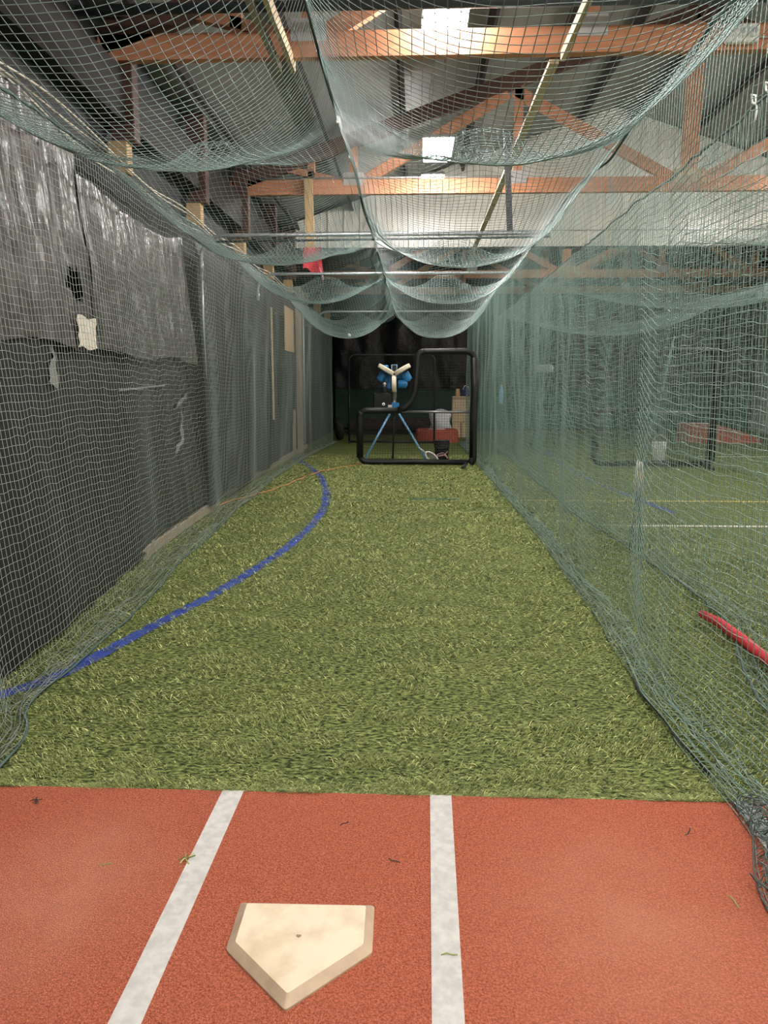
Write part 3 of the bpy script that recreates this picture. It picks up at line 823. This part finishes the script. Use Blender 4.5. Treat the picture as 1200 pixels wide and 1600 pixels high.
RB_ = np.array(sorted(RB, key=lambda p: p[1])); hp = MB()
for k in range(13):
    off = .012+.30*(k/12)**1.2; pts = []
    for i in range(46):
        y = 1.9+.95*i/45; xi = np.interp(y, RB_[:,1], RB_[:,0])
        pts.append((xi+off*(1-.55*max(0,(y-2.5)/.35))+.020*math.sin(i*.9+k*2.1)+.014*math.sin(i*2.3+k), y+.025*math.sin(i*1.4+k*1.7), .03+.028*(1+math.sin(i*.8+k*1.3))+.012*math.sin(i*2.1+k)))
    hp.tube(pts, .0024, 4, caps=False)
for i in range(24):
    y = 1.95+.85*i/23; xi = float(np.interp(y, RB_[:,1], RB_[:,0])); pts = []
    for k in range(12):
        pts.append((xi+.01+.026*k, y+.03*math.sin(k*1.3+i*1.9), .032+.03*(1+math.sin(k*1.1+i*2.4))))
    hp.tube(pts, .0024, 4, caps=False)
hp.build('net_heap', M['net_heap'], o)
add_rope(P[38:62], -1, .006, M['rope'], o); add_rope(P, -1, .003, M['rope_green'], o); add_rope(P, 0, .012, M['rope_green'], o, 'top_rope')
# --- the neighbouring lane's nets
NB = [(1.72,2.4),(1.77,3.73),(1.87,4.22),(2.16,5.26),(2.20,6.32),(2.12,7.49),(2.0,10.0),(2.05,14),(2.1,22)]
P, ys, inn = side_net(2.6, 22.6, NB, lambda y: 2.15+0*y, -1, .22, slack=.5, seed=8, wob=.05, zn=.02)
o = net_mesh('cage_net', P, .0019, M['net_right'])
tag(o, 'green cage net of the next lane with red padding at its foot', 'net', 'batting cage nets')
add_rope(P, 0, .010, M['rope_green'], o, 'top_rope'); add_rope(P, -1, .008, M['rope_green'], o)
for y in (5.35, 5.15):
    MB().tube([(2.15,y,3.41),(2.14,y+.03,3.44),(2.13,y+.02,3.48),(2.14,y-.02,3.46),(2.15,y-.03,3.36),(2.15,y-.01,3.30)], .007, 6).build('hook', M['white'], o)
P, ys, inn = side_net(9.5, 22.6, [(6.2,9),(6.12,15),(6.2,23)], lambda y: 6.25+0*y, -1, .15, slack=.3, seed=12, wob=.06, cell=.055)
o = net_mesh('cage_net', P, .0019, M['net_right']); tag(o, 'cage net closing the next lane in front of the red mound ramp', 'net', 'batting cage nets')
add_rope(P, 0, .010, M['rope_green'], o, 'top_rope')

# --- net ceilings, sagging between the pipe frames
def roof_net(x0f, x1f, ya, yb, supports, sag, base, mid=.5, seed=0, cell=CELL, peak=.32):
    ny = int((yb-ya)*1.04/cell); ys = np.linspace(ya,yb,ny)
    nx = int((x1f(8)-x0f(8))*1.10/cell); us = np.linspace(0,1,nx)
    Y, U = np.meshgrid(ys, us, indexing='ij')
    X = x0f(Y) + (x1f(Y)-x0f(Y))*U
    sp = np.array(supports)
    k = np.clip(np.searchsorted(sp, Y, side='right')-1, 0, len(sp)-2)
    a, b_ = sp[k], sp[k+1]; f_ = (Y-a)/(b_-a)
    belly = np.sin(PI*np.clip(f_,0,1))**1.2
    sg = np.array(sag)[k]
    Sx = (4*U*(1-U))**.62
    S = Sx*(base + sg*belly)
    pk = 0*Y
    for s_ in supports:
        pk = pk + peak*np.exp(-((U-mid)/.16)**2 - np.abs(Y-s_)/.35)*base/.25
    Z = ZT - np.maximum(S-pk, 0.0) + .012*fbm(Y*2.2, U*5, seed, 3) - .02*np.abs(vnoise(Y*1.3,U*0,seed+2))
    X = X + .012*vnoise(Y*2.5,U*6,seed+4); Yd = Y + .012*vnoise(Y*3,U*5,seed+6)
    return np.stack([X,Yd,Z],-1)
cab = lambda y: -.53+0*y
P = roof_net(lambda y: -2.46+0*y, cab, 2.2, 20.2, [2.0,5.95,9.8,13.05,19.8,24], [.34,.32,.36,.55,.3], .22, seed=3)
oc1 = net_mesh('ceiling_net', P, .0019, M['net_top'], knots=(P[:,:,1] < 8.5), kr=1.9); tag(oc1, 'sagging ceiling net on the tarped-wall side, baseball caught in its lowest belly', 'net', 'batting cage nets')
P = roof_net(cab, lambda y: 1.45+0*y, 1.8, 20.2, [1.6,5.75,9.8,13.0,19.8,24], [.40,.34,.36,.55,.3], .24, seed=7)
oc2 = net_mesh('ceiling_net', P, .0019, M['net_top'], knots=(P[:,:,1] < 8.5), kr=1.9); tag(oc2, 'sagging ceiling net below the bright lamps, between cable and open-side net', 'net', 'batting cage nets')
P = roof_net(lambda y: 2.15+0*y, lambda y: 6.1+0*y, 6.0, 20.2, [3.0,9.0,14.0,20.0,24], [.3,.35,.4,.3], .30, seed=9, cell=.06)
o = net_mesh('ceiling_net', P, .0019, M['net_top']); tag(o, 'ceiling net of the next lane in front of the white gable siding', 'net', 'batting cage nets')
# --- end net
ny, nz = 70, 64
G_ = np.zeros((ny,nz,3))
for i in range(ny):
    for j in range(nz):
        x = -2.5+5.0*i/(ny-1); z = 3.3*j/(nz-1)+.01
        G_[i,j] = (x, 25.3+.05*math.sin(x*3+z), z)
o = net_mesh('end_net', G_, .003, M['net_black']); tag(o, 'black net closing the end of the lane behind the cardboard boxes', 'net')
# centre cable with its clips
t = empty('support_cable', (-.53,0,ZT+.01), 'dark support cable along the lane joining the two ceiling nets', 'cable')
pts = []
for i in range(120):
    y = 2.0+18.2*i/119; pts.append((.012*math.sin(y*2.1), y, .02*math.sin(y*1.3)))
MB().tube(pts, .010, 6).build('cable', M['rope'], t)
for y in (5.46,6.3,7.5,8.4,9.75,10.55,13.1):
    MB().box((.0,y,-.02), (.035 if y < 6 else .02,.02,.045 if y < 6 else .025), rot=.5, bev=.004).build('clip', M['white'], t)
o = MB().lathe([(.0366*math.sin(PI*i/14), -.0366*math.cos(PI*i/14)) for i in range(15)], (0,0,0), (.3,.4,.8), 22).build('baseball', M['white'])
o.location = (-1.43,16.75,2.68); tag(o, 'white baseball caught in the lowest belly of the ceiling net', 'ball')
# gathered tie on the next lane's net
t = empty('net_tie', (2.08,7.2,.8), 'frayed rope knot gathering the next lane net above the turf', 'rope')
MB().tube([(.07,-.55,1.25),(.05,-.35,.75),(.03,-.15,.40),(0,0,.12)], [.006,.008,.012,.02], 6).build('cord', M['net_right'], t)
mb = MB()
for k in range(9):
    a = k*.7; mb.tube([(.02*math.cos(a),.03*math.sin(a),.16),(.035*math.cos(a+.5),.04*math.sin(a+.5),.02),(.05*math.cos(a+1),.06*math.sin(a+1),-.14)], .006, 5)
mb.build('frayed_end', M['cable'], t)
mb = MB()
for k in range(10):
    a = k*.63; mb.tube([(.02*math.cos(a),.02*math.sin(a),-.12),(.03*math.cos(a+.3),.03*math.sin(a+.3),-.35),(.05*math.cos(a+.5),.09*math.sin(a+.5),-.70)], .003, 5)
mb.build('gathered_strands', M['rope_green'], t)

# ------------------------------------------------------------------ L-shaped pitching screen
def arc(cx, cz, r, a0, a1, n=6):
    return [(cx+r*math.cos(math.radians(a0+(a1-a0)*i/n)), 0, cz+r*math.sin(math.radians(a0+(a1-a0)*i/n))) for i in range(n+1)]
def lscreen(loc, label, padded=True):
    t = empty('pitching_screen', loc, label, 'pitching screen', 'L-shaped pitching screens')
    rp = .072
    lower = [(-1.15,0,.16)] + [(-1.15,0,.85)] + arc(-1.01,.98,.14,180,90) + [(-.30,0,1.12)]
    MB().tube(lower[:2]+lower[2:6], rp, 14).build('padded_post', M['vinyl'], t)
    MB().tube(lower[4:], rp*.86, 14).build('padded_rail', M['vinyl'], t)
    up = [(-.36,0,1.13),(-.22,0,1.17),(-.10,0,1.30),(-.03,0,1.48),(.0,0,1.75),(.02,0,2.05)] + arc(.17,2.15,.15,180,90)
    MB().tube(up, rp*.92, 14).build('padded_post', M['vinyl'], t)
    top = arc(.17,2.15,.15,120,90,2) + [(.98,0,2.31)] + arc(1.02,2.15,.15,90,0)
    MB().tube(top, rp*.9, 14).build('padded_rail', M['vinyl'], t)
    MB().tube([(1.17,0,2.18),(1.19,0,1.5),(1.175,0,1.0),(1.18,0,.16)]+arc(1.04,.16,.14,0,-60,3), rp*1.1, 14).build('padded_post', M['vinyl'], t)
    MB().tube(arc(-1.0,.20,.14,180,270,5)+[(-.95,0,.06),(0,0,.07),(1.08,0,.06)], rp*.8, 14).build('padded_rail', M['vinyl'], t)
    MB().tube([(-.34,0,1.10),(1.15,0,1.09)], .026, 10).build('crossbar', M['steel_grey'], t)
    MB().tube([(.92,-.85,.04),(1.05,.02,.05)], .03, 10).build('foot_tube', M['steel_dark'], t)
    # screen net, clipped to the L
    c = .055; mb = MB()
    xs_ = np.arange(-1.12,1.16,c); zs = np.arange(.08,2.3,c)
    for x in xs_:
        ztop = 1.08 if x < -.05 else 2.28
        mb.tube([(x,.012*math.sin(x*9),.08),(x,.02,ztop*.5),(x,.0,ztop)], .0022, 3, caps=False)
    for z in zs:
        xl = -1.12 if z < 1.08 else .0
        mb.tube([(xl,0,z),((xl+1.15)/2,.025,z-.01),(1.15,0,z)], .0022, 3, caps=False)
    mb.build('screen_net', M['net_black'], t)
    return t
ls = lscreen((0,15.83,0), 'black padded L-shaped pitching screen standing in front of the blue machine')
l2 = copy_tree(ls); l2.location = (4.78,15.75,0); l2['label'] = 'black L-shaped screen in the next lane beside the white bucket'

# ------------------------------------------------------------------ pitching machine
t = empty('pitching_machine', (-.47,16.75,0), 'blue three-wheel pitching machine on tripod legs with ivory wheels', 'pitching machine')
hz = 1.86
for k, (ang, nm) in enumerate(((150,'a'),(30,'b'),(270,'c'))):
    A = math.radians(ang); rad = Vector((math.cos(A),0,math.sin(A))); ax = Vector((0,1,0)).cross(rad)
    c = rad*.205 + Vector((0,0,hz)); R = .19
    w_ = MB().lathe([(.05,-.045),(R*.75,-.050),(R*.93,-.048),(R,-.028),(R*.985,0),(R,.028),(R*.93,.048),(R*.75,.050),(.05,.045)], c, ax, 32).build('wheel', M['ivory'], t)
    MB().lathe([(.001,-.055),(.06,-.055),(.06,.055),(.001,.055)], c, ax, 16).build('hub', M['steel_grey'], w_)
    sgn = {150:-1, 30:1, 270:-1}[ang]
    # motors sit below the two upper wheels and beside the lower one
    d = ax*sgn
    if ang != 270 and d.z > 0: d = -d
    if ang == 270 and d.x < 0: d = -d
    mt = MB().lathe([(.001,.08),(.085,.08),(.095,.095),(.095,.25),(.085,.27),(.001,.27)], c+Vector((0,.12,0))+rad*.0, d, 20).build('motor', M['blue'], t)
    MB().lathe([(.045,.268),(.05,.285),(.001,.285)], c+Vector((0,.12,0)), d, 14).build('motor_cap', M['blue_light'], mt)
MB().box((-.10,.22,hz-.15), (.20,.12,.34), bev=.02).build('motor_bracket', M['blue'], t)
MB().box((-.20,.20,hz-.05), (.14,.16,.50), bev=.02).build('frame_plate', M['blue'], t)
MB().box((.09,.22,hz-.02), (.20,.10,.16), bev=.02).build('frame_plate', M['blue'], t)
mb = MB(); mb.tube([(-.055,.05,hz+.05),(-.055,.05,hz+.20),(.055,.05,hz+.20),(.055,.05,hz+.05)], .012, 8); mb.build('sight_frame', M['blue_light'], t)
MB().box((0,.10,hz+.12), (.09,.02,.13)).build('chute_plate', M['steel_dark'], t)
fb = MB().box((-.20,-.02,hz-.27), (.085,.10,.22), bev=.01).build('ball_feeder', M['black'], t)
MB().lathe([(.001,-.002),(.034,-.002),(.034,.01)], (-.20,-.075,hz-.20), (0,1,0), 18).build('feeder_badge', M['white'], fb)
MB().box((-.20,-.074,hz-.25), (.045,.01,.02)).build('feeder_label', M['grey_box'], fb)
cb = MB().box((-.245,.02,1.30), (.38,.22,.33), bev=.015).build('control_box', M['black'], t)
for k in range(4):
    MB().box((-.34,-.094,1.24+.05*k), (.16,.012,.018)).build('cooling_fin', M['black'], cb)
MB().lathe([(.001,-.012),(.032,-.012),(.036,0)], (-.225,-.095,1.225), (0,1,0), 20).build('speed_dial', M['white'], cb)
MB().box((-.225,-.110,1.232), (.006,.006,.034)).build('dial_mark', M['black'], cb)
MB().box((-.085,-.095,1.185), (.085,.008,.055)).build('white_label', M['white'], cb)
MB().lathe([(.05,1.05),(.05,1.14),(.075,1.15),(.075,1.22),(.045,1.25),(.045,1.34),(.06,1.36),(.05,1.62)], (0,.05,0), (0,0,1), 18).build('swivel_neck', M['steel_grey'], t)
MB().box((.02,.03,1.20), (.18,.14,.12), bev=.02).build('pivot_bracket', M['blue'], t)
MB().box((0,.03,1.06), (.20,.18,.10), bev=.02).build('leg_socket', M['steel_dark'], t)
for (fx, fy, nm) in ((-.63,-.38,'l'),(.72,-.38,'r')):
    L_ = MB().tube([(fx*.08,.0,1.10),(fx,fy,.03)], .024, 10).build('leg', M['blue_light'], t)
    MB().lathe([(.001,0),(.032,0),(.032,.05),(.02,.06)], (fx,fy,0.0), (0,0,1), 12).build('rubber_foot', M['rubber'], L_)
L_ = MB().tube([(0,.05,1.10),(-.04,.50,.03)], .024, 10).build('leg', M['steel_dark'], t); L_['label'] = 'dark rear leg'
MB().lathe([(.001,0),(.032,0),(.032,.05),(.02,.06)], (-.04,.50,0), (0,0,1), 12).build('rubber_foot', M['rubber'], L_)
# racket leaning at the leg
t = empty('racket', (.34,16.22,.13), 'oval white-rimmed racket leaning head down at the machine leg', 'racket')
ax = Vector((.80,-.05,-.60)).normalized(); sd = Vector((.42,.0,.56)).normalized(); sd = (sd-ax*sd.dot(ax)).normalized()
el = [tuple(ax*(.155*math.cos(a))+sd*(.075*math.sin(a))) for a in [2*PI*i/28 for i in range(28)]]
MB().tube(el, .019, 8, closed=True).build('rim', M['white'], t)
mb = MB()
for k in range(-5,6):
    f_ = math.sqrt(1-(k/6)**2)
    mb.tube([tuple(ax*(.155*k/6)+sd*.06*f_), tuple(ax*(.155*k/6)-sd*.06*f_)], .0035, 4)
for k in range(-2,3):
    f_ = math.sqrt(1-(k/3)**2); mb.tube([tuple(sd*.06*k/3+ax*.15*f_), tuple(sd*.06*k/3-ax*.15*f_)], .0035, 4)
mb.build('strings', M['steel_grey'], t)
MB().tube([tuple(-ax*.155), tuple(-ax*.34)], .014, 8).build('handle', M['white'], t)
# black bucket with a pink cord
def bucket(name, loc, r0, r1, h, m, label, handle_m, arc_up=False):
    t = empty(name, loc, label, 'bucket')
    prof = [(.001,.0),(r0,.0),(r0+(r1-r0)*.3,h*.3),(r0+(r1-r0)*.62,h*.62),(r1*.99,h*.66),(r1*1.03,h*.68),(r1*1.0,h*.71),(r1*1.03,h*.78),(r1*1.0,h*.81),(r1*1.03,h*.88),(r1*1.0,h*.91),(r1*1.05,h*.97),(r1*1.05,h),(r1*.95,h),(r1*.93,h*.9),(r0*.9,.03),(.001,.03)]
    MB().lathe(prof, (0,0,0), (0,0,1), 28).build('shell', m, t)
    pts = []
    for i in range(17):
        A = PI*i/16; e = 1 if arc_up else -.2
        pts.append((r1*1.06*math.cos(A), (-.05 if arc_up else -r1*1.05)*math.sin(A), h*.90+(r1*1.3 if arc_up else -h*.25)*math.sin(A)))
    MB().tube(pts, .006, 6).build('bail_handle', handle_m, t)
    return t
b1 = bucket('bucket', (.565,16.68,0), .145,.165,.455, M['black'], 'black ribbed plastic bucket with a pink cord beside the machine leg', M['steel_dark'])
pts = []
for i in range(50):
    s_ = i/49; pts.append((.565-.12+.24*abs(math.sin(s_*5.2)), 16.68-.175-.02*math.sin(s_*23), .10+.10*s_+.045*math.sin(s_*16)))
o = MB().tube(pts, .009, 6).build('tangled_cord', M['pink']); tag(o, 'tangled pink cord hanging against the black ribbed bucket', 'cord')
b2 = bucket('bucket', (5.28,16.9,0), .13,.15,.42, M['white'], 'white plastic bucket with raised handle in the next lane', M['white'], True)

# ------------------------------------------------------------------ things behind the machine
t = empty('protective_screen', (-.68,21.8,0), 'thin black tube-framed protective screen standing behind the pitching machine', 'screen')
r_ = .03
top = [(-1.20,0,.05),(-1.20,0,2.28)] + arc(-1.02,2.28,.18,180,90) + [(1.02,0,2.46)] + arc(1.02,2.28,.18,90,0) + [(1.20,0,.05)]
MB().tube(top, r_, 10).build('frame_tube', M['steel_dark'], t)
MB().tube([(-1.20,0,.04),(1.20,0,.04)], r_, 10).build('base_tube', M['steel_dark'], t)
for sx in (-1.2,1.2): MB().tube([(sx,-.14,.03),(sx,.14,.03)], .028, 8).build('foot_tube', M['steel_dark'], t)
g_ = np.zeros((50,50,3))
for i in range(50):
    for j in range(50): g_[i,j] = (-1.18+2.36*i/49, .03*math.sin(i*.2), .06+2.38*j/49)
net_mesh('screen_net', g_, .0022, M['net_black'], t)
# red mounds
def mound(loc, lx, ly, h, label, rz=0, slope=True):
    t = empty('pitching_mound', loc, label, 'mound', 'portable red mounds', rz)
    nn, mm = 28, 14; V = []; F = []
    for j in range(mm+1):
        v = j/mm
        for i in range(nn):
            A = 2*PI*i/nn; ex = .55
            cx = math.copysign(abs(math.cos(A))**ex, math.cos(A)); cy = math.copysign(abs(math.sin(A))**ex, math.sin(A))
            s_ = 1-.10*v if v < .6 else (1-.10*v)*math.sqrt(max(0,1-((v-.6)/.4)**2))*.98+.0
            z = h*min(1,v/.6)
            x = cx*lx/2*s_; y = cy*ly/2*s_
            if slope: z *= .16+.84*min(1,max(0,(1.0-(x/lx+.5))/.62))
            V.append((x,y,z))
    for j in range(mm):
        for i in range(nn): F.append((j*nn+i,j*nn+(i+1) % nn,(j+1)*nn+(i+1) % nn,(j+1)*nn+i))
    MB().add(V,F,True).build('turf_cover', M['red_turf'], t)
    MB().box((0 if not slope else -.25*lx, 0, h-.005), (.5,.13,.04), bev=.01).build('pitching_rubber', M['white'], t)
    return t
mound((.62,22.75,0), 1.30,1.5,.34, 'low red turf mound in front of the white bag and cardboard boxes', slope=False)
mound((8.85,22.9,0), 2.3,1.5,.52, 'sloping red portable mound standing beyond the next lane screen')
# boxes, bag, bottle
t = empty('cardboard_box', (1.42,24.45,0), 'lower tan cardboard box, bottom of its stack behind the red mound', 'box', 'cardboard boxes behind the mound')
MB().box((0,0,.235), (.56,.45,.47), bev=.008).build('carton', M['card'], t); MB().box((0,-.226,.235), (.06,.004,.46)).build('packing_tape', M['tape'], t)
t = empty('cardboard_box', (1.42,24.45,.475), 'tall tan cardboard box on top of its stack, bottle standing on it', 'box', 'cardboard boxes behind the mound')
MB().box((0,0,.40), (.58,.46,.80), bev=.008).build('carton', M['card'], t); MB().box((0,-.231,.74), (.57,.004,.05)).build('packing_tape', M['tape'], t)
o = MB().lathe([(.001,0),(.07,0),(.075,.02),(.07,.17),(.055,.19),(.055,.23),(.001,.23)], (0,0,0), (0,0,1), 20).build('brown_jar', M['plywood']); o.location = (1.30,24.38,1.277)
tag(o, 'brown jar standing on the tall cardboard box', 'jar')
mb = MB()
V = []; F = []; nn = 18; mm = 10
for j in range(mm+1):
    B = PI*j/mm
    for i in range(nn):
        A = 2*PI*i/nn; s_ = 1+.18*math.sin(A*3+j)+.12*math.cos(A*5-j*2)
        V.append((.15*s_*math.sin(B)*math.cos(A), .12*s_*math.sin(B)*math.sin(A), .165-.165*math.cos(B)*(1+.1*math.sin(A*2))))
for j in range(mm):
    for i in range(nn): F.append((j*nn+i,j*nn+(i+1) % nn,(j+1)*nn+(i+1) % nn,(j+1)*nn+i))
o = MB().add(V,F,True).build('duffel_bag', M['navy']); o.location = (1.56,24.42,1.275); tag(o, 'crumpled navy blue bag on the tall cardboard box beside the jar', 'bag')
MB().tube([(-.10,-.12,.20),(-.05,-.13,.33),(.06,-.12,.31),(.10,-.10,.18)], .014, 6).build('strap', M['white'], o)
V = []; F = []; nn = 28; mm = 16
for j in range(mm+1):
    v = j/mm
    for i in range(nn):
        A = 2*PI*i/nn
        cx = math.copysign(abs(math.cos(A))**.5, math.cos(A)); cy = math.copysign(abs(math.sin(A))**.5, math.sin(A))
        s_ = (.96+.10*math.sin(v*9+A*2)+.06*math.sin(A*7+v*13))*(1 if v < .85 else max(.05, 1-((v-.85)/.15)**2*.85))
        V.append((.34*cx*s_, .20*cy*s_, .86*v+.03*math.sin(A*3)*v))
for j in range(mm):
    for i in range(nn): F.append((j*nn+i,j*nn+(i+1) % nn,(j+1)*nn+(i+1) % nn,(j+1)*nn+i))
o = MB().add(V,F,True).build('plastic_sack', M['foil']); o.location = (.78,24.4,0); tag(o, 'crinkled white plastic sack standing behind the red mound', 'sack')
# tyre, rolled turf, hose
o = MB().lathe([(.17,-.09),(.20,-.10),(.29,-.10),(.33,-.07),(.34,0),(.33,.07),(.29,.10),(.20,.10),(.17,.09),(.17,-.09)], (0,0,0), (1,.25,.12), 32).build('tyre', M['rubber'])
o.location = (-2.30,23.0,.345); tag(o, 'dark tyre leaning at the foot of the side net near the far wall', 'tyre')
o = MB().lathe([(.001,-1.7),(.24,-1.7),(.25,-1.6),(.25,1.6),(.24,1.7),(.001,1.7)], (0,0,0), (1,.03,0), 24).build('turf_roll', M['brown_mat']); o.location = (-.6,26.4,.25)
tag(o, 'dark brown roll of turf lying at the foot of the green far tarp', 'roll')
pts = []
for i in range(60):
    A = i*.32; pts.append((.36*math.cos(A)*(1-.003*i), .20*math.sin(A), .03+.20*abs(math.sin(A*.5))+.002*i))
o = MB().tube(pts, .018, 6).build('coiled_hose', M['rubber']); o.location = (-.15,25.8,.0); tag(o, 'loosely coiled black hose before the brown roll of turf', 'hose')
o = MB().box((0,0,.05), (1.5,.5,.10), bev=.02).build('rubber_mat', M['rubber']); o.location = (-1.5,25.6,0); tag(o, 'flat black rubber pad lying beside the coiled hose', 'mat')
# far tarps
def far(name, x0, x1, z0, z1, y, m, label, amp):
    nx_, nz_ = 140, 30; V = np.zeros((nx_,nz_,3))
    xs_ = np.linspace(x0,x1,nx_)
    for j in range(nz_):
        z = z0+(z1-z0)*j/(nz_-1)
        V[:,j,0] = xs_; V[:,j,2] = z
        V[:,j,1] = y + amp*fbm(xs_*1.6, xs_*0+z*.4, 71, 3) + amp*.5*vnoise(xs_*5+z*2, xs_*0+z, 72)
    idx = np.arange(nx_*nz_).reshape(nx_,nz_)
    q = np.stack([idx[:-1,:-1],idx[:-1,1:],idx[1:,1:],idx[1:,:-1]],-1).reshape(-1,4)
    f_ = V.reshape(-1,3)
    o = mesh_np(name, np.concatenate([f_, f_+np.array([0,.006,0])]), np.concatenate([q, q[:,::-1]+len(f_)]), None, m)
    return tag(o, label, 'tarp')
far('black_tarp', -2.9, 11.7, 1.50, 4.70, 27.75, M['tarp_far'], 'wide black plastic tarp hanging on the far wall', .09)
far('green_tarp', -2.9, 11.7, .10, 1.56, 27.85, M['tarp_green'], 'dark green tarp along the lower far wall', .02)
# next lane: machine on a stand, red padding
t = empty('lane_machine', (3.35,20.6,0), 'grey-headed feeding machine on dark legs seen through the nets of the next lane', 'machine')
MB().box((0,0,2.05), (.42,.34,.20), bev=.03).build('head', M['grey_box'], t)
MB().lathe([(.001,0),(.05,0),(.05,.05),(.001,.05)], (.16,-.17,2.06), (0,-1,0), 16).build('nozzle', M['white'], t)
MB().tube([(0,0,1.95),(0,0,.9)], .035, 10).build('pole', M['steel_dark'], t)
for a in (90,210,330):
    A = math.radians(a); MB().tube([(0,0,1.1),(.38*math.cos(A),.38*math.sin(A),.02)], .022, 8).build('leg', M['steel_dark'], t)
pts = [(2.02,5.30,.06),(2.045,5.05,.075),(2.06,4.7,.07),(2.065,4.35,.065),(2.06,3.95,.06)]
o = MB().tube(pts, [.026,.032,.034,.034,.03], 12).build('red_padding', M['red_foam']); tag(o, 'red foam padding strip lying at the foot of the next lane net', 'padding')
# stickers on the net side: pale blue bottle hung by the fold
t = empty('water_bottle', (1.55,14.2,1.30), 'pale blue bottle with yellow cap hung on the green net near the screen', 'bottle')
MB().lathe([(.001,0),(.035,0),(.037,.02),(.037,.24),(.018,.29),(.018,.30)], (0,0,0), (0,0,1), 16).build('body', M['blue_light'], t)
MB().lathe([(.02,.30),(.02,.34),(.001,.34)], (0,0,0), (0,0,1), 14).build('cap', M['line_yellow'], t)
